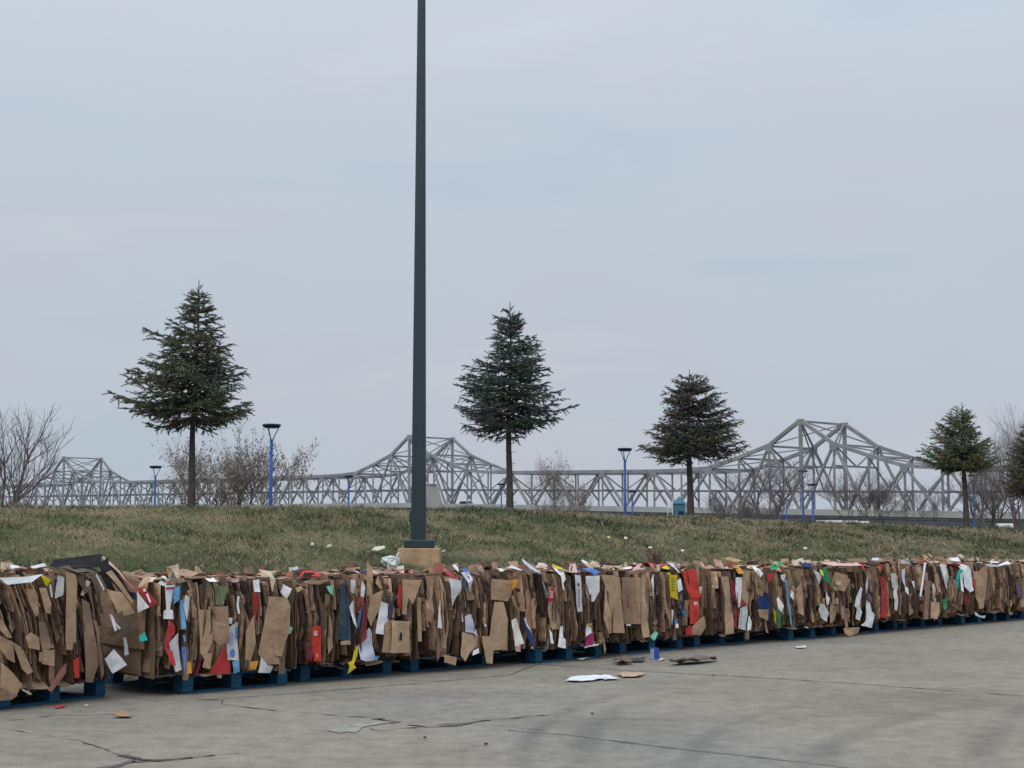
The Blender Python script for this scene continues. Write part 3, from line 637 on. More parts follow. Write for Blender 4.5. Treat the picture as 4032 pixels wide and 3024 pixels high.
def bare_tree(label, u, vbase, vtop, Y, hw_px, stems=4, seed=1, leaves=0, thick=1.0, spread=0.5, depth=5, group='bare trees beyond the bank', leafc=(0.27, 0.22, 0.18), name='bare_tree', zg=1.10, off=0.0):
    rr = random.Random(seed); s = Y / F; p = at(u, vbase, Y); top = at(u, vtop, Y).z; H = top - zg; Wd = hw_px * s
    root = empty(name, (p.x, Y, zg)); tag(root, label, 'tree', group)
    tr = MB(); tw = MB(); lf = MB(); tips = []
    def grow(p, d, L, r, lv):
        n = 4; pts = [p]; q = p
        for k in range(n):
            d = (d + Vector((rr.uniform(-.16, .16), rr.uniform(-.16, .16), 0.06 + rr.uniform(-.05, .08)))).normalized(); q = q + d * (L / n); pts.append(q)
        rs = [r * (1 - 0.5 * k / n) for k in range(n + 1)]
        (tr if lv == 0 else tw).tube(pts, rs, 6 if lv == 0 else (4 if lv < 3 else 3), cap=False)
        if lv >= depth:
            tips.append((pts[-1], d)); return
        nb = 3 if lv < 2 else rr.choice([2, 3, 3])
        for k in range(nb + 1):
            f = 1.0 if k == 0 else rr.uniform(0.35, 0.95); i = min(n - 1, int(f * n)); b = pts[i].lerp(pts[i + 1], f * n - i)
            ax = Vector((rr.uniform(-1, 1), rr.uniform(-1, 1), rr.uniform(-.2, .5))).normalized()
            a = rr.uniform(0.12, 0.3) if k == 0 else rr.uniform(0.35, 0.85)
            d2 = (Matrix.Rotation(a, 3, d.cross(ax).normalized()) @ d).normalized()
            if d2.z < 0.02: d2.z = abs(d2.z) + 0.05
            grow(b, d2, L * rr.uniform(0.55, 0.82), max(0.0045, r * (0.5 if k else 0.6)), lv + 1)
            if leaves and lv >= depth - 2: tips.append((b, d2))
    for k in range(stems):
        a = 2 * math.pi * k / max(1, stems) + rr.uniform(-.4, .4); o = spread * (0.2 + 0.8 * rr.random()) if stems > 1 else 0.04
        d = Vector((math.cos(a) * o + off, math.sin(a) * o * 0.7, 1)).normalized()
        grow(Vector((math.cos(a) * 0.05 * stems, math.sin(a) * 0.05 * stems, 0)), d, H * rr.uniform(0.30, 0.42), 0.05 * thick, 0)
    # fit the whole to the seen height and width
    allv = tr.v + tw.v; mx = max(abs(v[0]) for v in allv); mz = sorted(v[2] for v in allv)[int(len(allv) * 0.998)]
    kz = H / mz; kx = min(2.2, max(0.5, Wd / (sorted(abs(v[0]) for v in allv)[int(len(allv) * 0.99)])))
    for g in (tr, tw): g.v = [(v[0] * kx, v[1] * kx, v[2] * kz) for v in g.v]
    tr.build('trunk', M['twig'], root); tw.build('branches', M['twig'], root)
    if leaves:
        for i in range(leaves):
            q, d = rr.choice(tips); q = Vector((q.x * kx, q.y * kx, q.z * kz)) + Vector((rr.uniform(-.1, .1), rr.uniform(-.1, .1), rr.uniform(-.15, .05)))
            L = rr.uniform(0.07, 0.15); wd = L * 0.28; a = rr.uniform(0, 3.14); x = Vector((math.cos(a), math.sin(a), 0)) * wd; dn = Vector((rr.uniform(-.4, .4), rr.uniform(-.3, .3), -1)).normalized() * L
            k = rr.uniform(0.6, 1.4); lf.face([q, q + dn * 0.5 + x, q + dn, q + dn * 0.5 - x], tuple(c * k for c in leafc))
        lf.build('dry_leaves', M['leaf'], root)
bare_tree('bare thin branched tree at the left edge of the photo', 28, 1990, 1590, 60, 215, stems=4, seed=31, thick=1.5, spread=0.5, depth=4)
bare_tree('wide many stemmed tree with brown leaves still hanging, behind the largest spruce', 925, 1990, 1675, 70, 285, stems=9, seed=4, leaves=5600, thick=0.7, spread=0.85, depth=4)
bare_tree('thin bare sapling right of the middle spruce', 2160, 2000, 1775, 85, 90, stems=5, seed=23, leaves=500, thick=0.5, spread=0.5, depth=4)
bare_tree('low brown scrubby tree left of the lamp post between the spruces', 2265, 2000, 1815, 88, 75, stems=5, seed=24, leaves=300, thick=0.4, spread=0.6, depth=4)
bare_tree('bare tree with a stout forked trunk before the rising truss', 3036, 2010, 1790, 90, 215, stems=2, seed=25, thick=1.3, spread=0.35, depth=5)
bare_tree('low bare tree at the foot of the highest bridge peak', 3425, 2030, 1850, 95, 190, stems=5, seed=26, thick=0.6, spread=0.8, depth=5)
bare_tree('dense tall bare tree at the right edge behind the conifers', 4010, 2040, 1605, 80, 200, stems=6, seed=27, thick=1.3, spread=0.5, depth=5)
bare_tree('spreading bare tree between the light green conifer and the right edge', 3900, 2040, 1790, 76, 170, stems=4, seed=28, thick=1.3, spread=0.8, depth=5)
bare_tree('low bare shrub under the bridge left of the light green conifer', 3640, 2035, 1890, 92, 110, stems=6, seed=29, thick=0.5, spread=0.8, depth=4)
bare_tree('low tangled shrub left of the stout forked tree', 2880, 2012, 1935, 84, 120, stems=8, seed=30, thick=0.6, spread=1.0, depth=4, name='bare_shrub')
bare_tree('low tangled shrub beside the pair of blue lamps', 3010, 2015, 1945, 82, 100, stems=8, seed=32, thick=0.6, spread=1.0, depth=4, name='bare_shrub')
bare_tree('low brown shrub at the foot of the thin sapling', 2215, 2005, 1955, 80, 110, stems=8, seed=33, thick=0.6, spread=1.0, depth=4, name='bare_shrub')
# ------------------------------------------------------------------ bales of pressed cardboard on blue pallets
# (corner t along the row, length, front m, turn, height, lean, label)
BALES = [
 (-1.78, 1.22, -0.14, 0.20, 0.84, 0.24, 'tallest cardboard bale at the left edge, leaning and topped by black sheeting'),
 (-0.24, 1.22, -0.10, 0.0, 0.76, 0.02, 'cardboard bale with a blue oval on a white carton and a red card triangle'),
 (1.11, 1.26, -0.10, 0.0, 0.75, 0.02, 'cardboard bale with red sheets on top and a small red carton low on its front'),
 (2.49, 1.06, -0.10, 0.0, 0.75, 0.05, 'cardboard bale below the pole with a slotted brown carton and a big white paper'),
 (3.66, 1.66, -0.16, 0.0, 0.76, 0.08, 'long cardboard bale with one big flat tan sheet hanging down over its pallet'),
 (5.52, 1.26, -0.04, 0.0, 0.73, 0.03, 'cardboard bale with a bright yellow strip and a long red carton at its right end'),
 (6.93, 1.00, -0.06, 0.0, 0.72, 0.03, 'cardboard bale with an orange tag above long white sheets at its right end'),
 (8.03, 1.72, -0.14, 0.0, 0.72, 0.10, 'cardboard bale with a thin light blue strip and a hanging green sheet'),
 (9.88, 1.30, -0.10, 0.0, 0.72, 0.04, 'cardboard bale whose dark end shows a tan carton with white picture labels'),
 (11.30, 1.20, -0.10, 0.0, 0.70, 0.03, 'cardboard bale with narrow white strips right of the long dull red sheet'),
 (12.62, 1.38, -0.10, 0.0, 0.71, 0.04, 'cardboard bale with a turquoise and white carton, second from the right edge'),
 (14.13, 1.40, -0.10, 0.0, 0.69, 0.02, 'cardboard bale cut by the right edge of the photo, with a plain brown end'),
]
PALLETS = [(-1.51, -0.05, 0.24), (0.0, -0.09, 0.0), (1.25, 0.03, 0.0), (2.50, 0.03, 0.01), (3.98, -0.13, 0.04), (5.42, 0.03, -0.03), (6.75, 0.08, 0.0),
           (8.36, -0.07, 0.0), (9.95, 0.02, 0.0), (11.15, 0.04, 0.0), (12.60, -0.02, 0.0), (14.0, 0.02, 0.0)]
PZ = 0.145
def c_brown(rr):
    a = rr.random()
    if a < 0.26: b = (0.46, 0.305, 0.195)
    elif a < 0.56: b = (0.345, 0.225, 0.150)
    elif a < 0.84: b = (0.215, 0.143, 0.102)
    else: b = (0.105, 0.074, 0.060)
    k = rr.uniform(0.85, 1.15); return (b[0] * k, b[1] * k * rr.uniform(0.97, 1.03), b[2] * k)
ODD = [(0.55, 0.56, 0.56), (0.62, 0.60, 0.56), (0.40, 0.05, 0.05), (0.05, 0.09, 0.22), (0.16, 0.30, 0.42), (0.30, 0.06, 0.09), (0.08, 0.20, 0.13), (0.55, 0.50, 0.40), (0.05, 0.06, 0.08)]
def make_pallet(i, t, m, rz, root=None):
    pass
def pallet_proto():
    root = empty('blue_pallet', (0, 0, 0)); L, Wd = 1.02, 1.22
    def bx(c, s, name):
        g = MB(); g.box(c, s); o = g.build(name, M['pallet'], root); return o
    for k in range(7): bx((L / 2, 0.07 + k * (Wd - 0.14) / 6, 0.135), (L, 0.125, 0.018), 'deck_board')
    for x in (0.05, L / 2, L - 0.05): bx((x, Wd / 2, 0.1165), (0.098, Wd - 0.004, 0.016), 'stringer_board')
    for x in (0.05, L / 2, L - 0.05):
        for y in (0.07, Wd / 2, Wd - 0.07): bx((x, y, 0.0635), (0.10, 0.135, 0.089), 'block')
    for y in (0.07, Wd / 2, Wd - 0.07): bx((L / 2, y, 0.0095), (L - 0.004, 0.12, 0.018), 'base_board')
    for x in (0.05, L - 0.05):
        bx((x, 0.3375, 0.0105), (0.09, 0.412, 0.0165), 'base_board'); bx((x, 0.8825, 0.0105), (0.09, 0.412, 0.0165), 'base_board')
    return root
pp_ = pallet_proto(); ppk = list(pp_.children)
PLAB = ['blue pallet under the tall leaning bale at the left edge', 'blue pallet under the bale with the blue oval carton, its dark left end in view', 'blue pallet under the bale topped with red sheets',
        'blue pallet under the bale with the slotted brown carton', 'blue pallet under the big hanging tan sheet, corner jutting forward', 'faded blue pallet set back right of the magenta scrap',
        'blue pallet under the bale with the orange tag', 'blue pallet with three bright blue blocks showing, under the light blue strip', 'blue pallet in shade under the bale end with picture labels',
        'blue pallet under the bale right of the long dull red sheet', 'blue pallet under the bale with the turquoise carton', 'blue pallet at the right edge of the photo']
for i, (t, m, rz) in enumerate(PALLETS):
    o = pp_ if i == 0 else pp_.copy()
    if i:
        COL.objects.link(o)
        for c in ppk: q = c.copy(); COL.objects.link(q); q.parent = o
    o.location = W(t, m, 0); o.rotation_euler = (0, 0, RZ + rz); tag(o, PLAB[i], 'pallet', 'blue pallets under the bales')

def strips(mb, rr, L, H, y0, sgn, lean, axis='front', deep=0.16, odd=0.05, depthL=None):
    """vertical folded edges of pressed sheets along a face; x runs along the face, y outward = -sgn"""
    x = 0.0; sd = rr.uniform(0, 100)
    while x < L - 0.01:
        a = rr.random()
        w_ = rr.uniform(0.005, 0.014) if a < 0.72 else (rr.uniform(0.016, 0.038) if a < 0.94 else rr.uniform(0.045, 0.09))
        col = c_brown(rr) if w_ > 0.016 else (tuple(x_ * 0.82 for x_ in c_brown(rr))) if rr.random() > odd else rr.choice(ODD)
        z0 = rr.uniform(-0.02, 0.05) if rr.random() < 0.8 else rr.uniform(0.05, 0.3); z1 = H - rr.uniform(-0.025, 0.05)
        if rr.random() < 0.12: z1 = H * rr.uniform(0.5, 0.9)
        b0 = rr.uniform(-0.065, 0.055); tl = rr.uniform(-0.035, 0.035) if w_ > 0.02 else rr.uniform(-.008, .008); n = 9
        tw = rr.uniform(-0.05, 0.05); bow = rr.uniform(-0.02, 0.03); rows = []
        en = abs(2 * x / L - 1) ** 5; z1 -= 0.07 * en; tone = mb.tone * (1 + 0.25 * nz(x * 1.7, sd)); col = tuple(c_ * tone for c_ in col)
        for k in range(n + 1):
            f = k / n; z = z0 + (z1 - z0) * f
            xx = x - lean * (z / H - 0.15) + 0.030 * nz(x * 2 + sd, f * 2.4, 1) + 0.010 * nz(x * 6 + sd, f * 6, 11) + 0.02 * math.sin(3.1 * f + x * 2)
            bulge = 0.06 * math.sin(math.pi * min(1, max(0, z / H))) - 0.07 * en + b0 + bow * math.sin(math.pi * f) + 0.034 * nz(x * 5 + sd, f * 3, 7) + 0.014 * nz(x * 17 + sd, f * 8, 5)
            ww = w_ * (1 + 0.35 * nz(x * 9, f * 3.3, 4 + sd)); tt = tl + tw * (f - 0.5)
            yf = y0 - sgn * bulge; yi = y0 + sgn * deep
            rows.append([Vector((xx, yi, z)), Vector((xx, yf, z)), Vector((xx + ww * 0.55, yf - sgn * tt * 0.6, z + rr.uniform(-.004, .004))), Vector((xx + ww, yf - sgn * tt, z)), Vector((xx + ww, yi, z))])
            if k == n:
                rg_ = rr.uniform(-0.02, 0.02); rows[-1][2].z += rg_; rows[-1][3].z += rr.uniform(-0.015, 0.015)
        for k in range(n):
            for j in range(4):
                q = [rows[k][j], rows[k][j + 1], rows[k + 1][j + 1], rows[k + 1][j]]; mb.face(q if sgn > 0 else q[::-1], col)
        mb.face([rows[-1][j] for j in range(5)] if sgn > 0 else [rows[-1][j] for j in range(4, -1, -1)], col)
        x += w_ * rr.uniform(0.85, 1.15)
def sheet(poly, col, name, parent, thick=0.004, wav=0.012, seed=0, cuts=2, m=None, folds_on=True):
    """poly: 3D outline roughly planar (list of Vectors, parent's space). Makes a slightly crumpled sheet with thickness."""
    bm = bmesh.new(); vs = [bm.verts.new(p) for p in poly]
    try: f = bm.faces.new(vs)
    except ValueError: bm.free(); return None
    f.normal_update(); bmesh.ops.triangulate(bm, faces=[f])
    n = Vector((0, 0, 0))
    for k in range(len(poly)): n += Vector(poly[k]).cross(Vector(poly[(k + 1) % len(poly)]))
    n = n.normalized() if n.length > 1e-9 else Vector((0, 1, 0))
    bmesh.ops.subdivide_edges(bm, edges=bm.edges[:], cuts=cuts + 1, use_grid_fill=True)
    fr_ = random.Random(seed * 7 + 3); folds = []; cc_ = sum((Vector(p) for p in poly), Vector()) / len(poly); size_ = max((Vector(p) - cc_).length for p in poly)
    if wav > 0 and folds_on:
        for _ in range(fr_.choice([1, 2, 2, 3])):
            e1 = (Vector(poly[1]) - Vector(poly[0])); e1 = e1.normalized() if e1.length > 1e-6 else Vector((1, 0, 0)); e2 = n.cross(e1); aa = fr_.choice([0.0, 1.57, fr_.uniform(0, 3.14)])
            folds.append((e1 * math.cos(aa) + e2 * math.sin(aa), fr_.uniform(-0.5, 0.5) * size_, fr_.uniform(-0.26, 0.26)))
    for v in bm.verts:
        for fd_, fo_, fa_ in folds:
            v.co = v.co + n * (fa_ * max(-0.12, min(0.12, max(0.0, (v.co - cc_).dot(fd_) - fo_)))) 
        p = v.co; d = wav * 1.6 * noise.noise(p * 5.5 + Vector((seed * 3.7, 0, 0))) + wav * 0.8 * noise.noise(p * 14 + Vector((0, seed, 0)))
        v.co = p + n * d + Vector((noise.noise(p * 9 + Vector((9, seed, 0))), 0, noise.noise(p * 9 + Vector((3, seed, 5))))) * wav * 0.35
    bm.verts.index_update(); nv = len(bm.verts); V = [v.co.copy() for v in bm.verts]; Fc = [tuple(v.index for v in f.verts) for f in bm.faces]
    bm.faces.ensure_lookup_table()
    if sum(f.normal.dot(n) for f in bm.faces) < 0: Fc = [f[::-1] for f in Fc]
    edges = {}
    for f in Fc:
        for x, y in zip(f, f[1:] + f[:1]): edges[(x, y)] = edges.get((x, y), 0) + 1
    bm.free(); V2 = [v - n * thick for v in V]
    F2 = [tuple(nv + x for x in f[::-1]) for f in Fc] + [(y, x, nv + x, nv + y) for (x, y) in edges if (y, x) not in edges]
    me = bpy.data.meshes.new(name); me.from_pydata([tuple(v) for v in V + V2], [], Fc + F2); me.update()
    a = me.color_attributes.new('Col', 'FLOAT_COLOR', 'CORNER'); a.data.foreach_set('color', [*col, 1.0] * len(me.loops))
    me.materials.append(m or M['flap']); o = bpy.data.objects.new(name, me); COL.objects.link(o)
    if parent: o.parent = parent
    return o
def quad_rand(rr, c, ax, ay, w_, h_):
    P = [(-.5, -.5), (.5, -.5), (.5, .5), (-.5, .5)]; out_ = []
    if rr.random() < 0.45: P = [(-.5, -.5), (.5, -.42), (.5, .1), (.2, .5), (-.5, .45)]
    for x, y in P: out_.append(c + ax * (w_ * (x + rr.uniform(-.09, .09))) + ay * (h_ * (y + rr.uniform(-.09, .09))))
    return out_
ROOTS = []
BD_ = 1.16
for i, (t, L, m, rz, H, lean, lab) in enumerate(BALES):
    rr = random.Random(100 + i); root = empty('cardboard_bale', W(t, m, PZ), RZ + rz)
    tag(root, lab, 'cardboard bale', 'pressed cardboard bales in a row'); ROOTS.append((root, L, H))
    g = MB(); g.tone = rr.uniform(0.74, 1.08); g.box((L / 2 + 0.0, BD_ / 2, H / 2 - 0.02), (L - 0.12, BD_ - 0.12, H - 0.08), col=(0.06, 0.045, 0.035))
    strips(g, rr, L, H, 0.03, 1, lean); strips(g, rr, L, H, BD_ - 0.03, -1, lean, odd=0.03)
    # upper edges of the sheets, running back
    x = 0.0
    while x < L:
        w_ = rr.uniform(0.012, 0.06); zt = H - 0.045 + rr.uniform(-0.03, 0.035) - 0.06 * abs(2 * x / L - 1) ** 5 + 0.03 * nz(x * 3, i); col = c_brown(rr) if rr.random() > 0.12 else rr.choice(ODD)
        xs = x - lean * 0.85; n = 6; y = 0.02
        for k in range(n):
            a = zt + 0.02 * nz(x * 7, k * 0.9, i); b = zt + 0.02 * nz(x * 7, (k + 1) * 0.9, i); ya = 0.02 + (BD_ - 0.04) * k / n; yb = 0.02 + (BD_ - 0.04) * (k + 1) / n
            dx = rr.uniform(-.005, .005)
            g.face([(xs, ya, a), (xs + w_, ya, a + rr.uniform(-.02, .012)), (xs + w_ + dx, yb, b), (xs, yb, b)], col)
            g.face([(xs, ya, a), (xs, yb, b), (xs, yb, b - 0.08), (xs, ya, a - 0.08)], col)
        x += w_
    for k in range(110):      # crushed cut edges standing a little proud of the face
        x = rr.uniform(0.01, L - 0.01); w_ = rr.uniform(0.003, 0.009); z0 = rr.uniform(0, H * 0.75); z1 = min(H - 0.02, z0 + rr.uniform(0.1, 0.5)); n = 6
        cb = c_brown(rr); kb = rr.choice([1.25, 1.1, 0.6, 0.45]); cb = tuple(q_ * kb for q_ in cb); y0 = -0.03 - rr.uniform(0.0, 0.075); ph_ = rr.uniform(0, 50); pr_ = None
        for j in range(n + 1):
            z = z0 + (z1 - z0) * j / n; en = abs(2 * x / L - 1) ** 5
            xx = x - lean * (z / H - 0.15) + 0.030 * nz(x * 2 + ph_ * 0, z * 3, 1) + 0.014 * nz(ph_, j * 0.6); yy = y0 - 0.03 * math.sin(math.pi * z / H) + 0.07 * en + 0.012 * nz(ph_ + 9, j * 0.8)
            cu_ = [Vector((xx, yy + 0.10, z)), Vector((xx, yy, z)), Vector((xx + w_, yy + rr.uniform(-.003, .003), z)), Vector((xx + w_, yy + 0.10, z))]
            if pr_:
                for a_ in range(3): g.face([pr_[a_], pr_[a_ + 1], cu_[a_ + 1], cu_[a_]], cb)
            pr_ = cu_
    g.build('pressed_layers', M['layers'], root)
    # end faces: big flat sheets seen broadside
    for side in (0, 1):
        ns_ = 5
        for k in range(ns_):
            x0 = (-0.012 - 0.014 * k) if side == 0 else (L + 0.012 + 0.014 * k)
            h_ = H * rr.uniform(0.55, 1.0) if k else H * 1.0; w_ = BD_ * rr.uniform(0.35, 0.8) if k else BD_ * 0.99
            cy = BD_ / 2 if k == 0 else rr.uniform(w_ / 2 * 0.9, BD_ - w_ / 2 * 0.9); zc = h_ / 2 + (0.0 if k == 0 else rr.uniform(0, H - h_))
            P = []
            for (a, b) in ((-.5, -.5), (.5, -.5), (.5, .5), (-.5, .5)):
                z = zc + b * h_ + rr.uniform(-.02, .02); P.append(Vector((x0 - lean * (z / H - 0.15), cy + a * w_ + rr.uniform(-.03, .03), z)))
            base = rr.choice([(0.20, 0.135, 0.088), (0.25, 0.165, 0.104), (0.15, 0.105, 0.072)])
            sheet(P, base, 'end_sheet', root, 0.006, 0.016, seed=i * 10 + k, cuts=4)
    # loose brown flaps on the front
    for k in range(rr.randint(15, 21)):
        w_, h_ = rr.uniform(0.025, 0.085), rr.uniform(0.14, 0.46); a = rr.gauss(0.03, 0.10) + lean * 0.8
        ax = Vector((math.cos(a), rr.uniform(-.25, .25), math.sin(a) * 0.3)); ay = Vector((-math.sin(a), rr.uniform(-.08, .08), math.cos(a)))
        c = Vector((rr.uniform(0.06, L - 0.06), -0.045 - 0.004 * (k % 9), rr.uniform(0.12, H - 0.12)))
        c.x -= lean * (c.z / H - 0.15)
        sheet(quad_rand(rr, c, ax, ay, w_, h_), c_brown(rr), 'cardboard_flap', root, 0.006, 0.02, seed=i * 50 + k, cuts=2)
    # loose pieces lying over the top edge
    for k in range(34):
        col = c_brown(rr) if rr.random() < 0.62 else rr.choice([ODD[0], ODD[2], ODD[2], (0.60, 0.42, 0.38), (0.60, 0.46, 0.42), (0.55, 0.43, 0.30), (0.62, 0.52, 0.40), (0.30, 0.10, 0.09)])
        if k % 3 == 0 and col[0] < 0.3: col = (0.42, 0.31, 0.21)
        w_, h_ = rr.uniform(0.06, 0.26), rr.uniform(0.05, 0.20); a = rr.uniform(0, 3.14)
        ax = Vector((math.cos(a), math.sin(a), rr.uniform(-.13, .13))); ay = Vector((-math.sin(a), math.cos(a), rr.uniform(-.16, .16)))
        c = Vector((rr.uniform(0.05, L - 0.05) - lean * 0.8, rr.uniform(-0.04, 1.05), H - 0.005 + 0.004 * (k % 10)))
        if rr.random() < 0.28: ay = Vector((rr.uniform(-.4, .4), rr.uniform(.2, .8), 1)).normalized(); h_ = rr.uniform(0.05, 0.12); w_ = rr.uniform(0.04, 0.14); c.z += 0.02
        sheet(quad_rand(rr, c, ax, ay, w_, h_), col, 'top_scrap', root, 0.004, 0.02, seed=i * 70 + k, cuts=2)
    # paper and card peeping out low at the base
    for k in range(5):
        c = Vector((rr.uniform(0.05, L - 0.05), rr.uniform(-0.03, 0.06), 0.004 + 0.003 * k)); 
        sheet(quad_rand(rr, c, Vector((1, rr.uniform(-.3, .3), rr.uniform(-.06, .06))), Vector((0, 1, rr.uniform(0.05, 0.3))), rr.uniform(.08, .25), rr.uniform(.06, .14)), c_brown(rr), 'cardboard_flap', root, 0.005, 0.012, seed=i * 90 + k, cuts=2)

# pieces seen on particular bales. zoom windows: origin and scale of the view in which the outline was read
ZV = {1: (0, 2100, .4581), 2: (500, 2150, .42194), 3: (1100, 2150, .36157), 4: (1650, 2150, .33906), 5: (2300, 2150, .31646), 6: (2900, 2150, .27125), 7: (3400, 2150, .28571)}
C = dict(w=(.80, .81, .82), g=(.62, .63, .62), t=(.43, .285, .18), T=(.49, .335, .21), b=(.30, .195, .128), k=(.018, .018, .022), r=(.46, .045, .045), R=(.60, .055, .04), d=(.22, .03, .045),
         n=(.02, .04, .14), s=(.13, .36, .62), u=(.10, .20, .50), y=(.66, .52, .02), o=(.62, .30, .05), m=(.22, .66, .48), q=(.03, .52, .45), e=(.05, .26, .12), G=(.16, .20, .10),
         c=(.58, .48, .34), l=(.045, .075, .11), p=(.60, .62, .74), M=(.55, .04, .18), L=(.45, .62, .10), v=(.14, .08, .18), P=(.62, .42, .40), h=(.33, .27, .17), D=(.13, .095, .07), B=(.30,.12,.10))
NMS = dict(w='white_sheet', g='white_carton', t='tan_sheet', T='tan_sheet', b='brown_sheet', k='black_sheet_or_slot_shade', r='red_sheet', R='red_carton', d='dark_red_sheet', n='navy_sheet', s='light_blue_strip', u='blue_strip', y='yellow_strip',  # black also paints the shade inside the slotted carton's opening
           o='orange_card', m='mint_scrap', q='turquoise_scrap', e='green_sheet', G='green_label', c='cream_scrap', l='slate_sheet', p='pale_paper', M='magenta_scrap', L='lime_scrap', v='purple_sheet', P='pink_sheet', h='khaki_sheet', D='dark_sheet', B='rust_print')
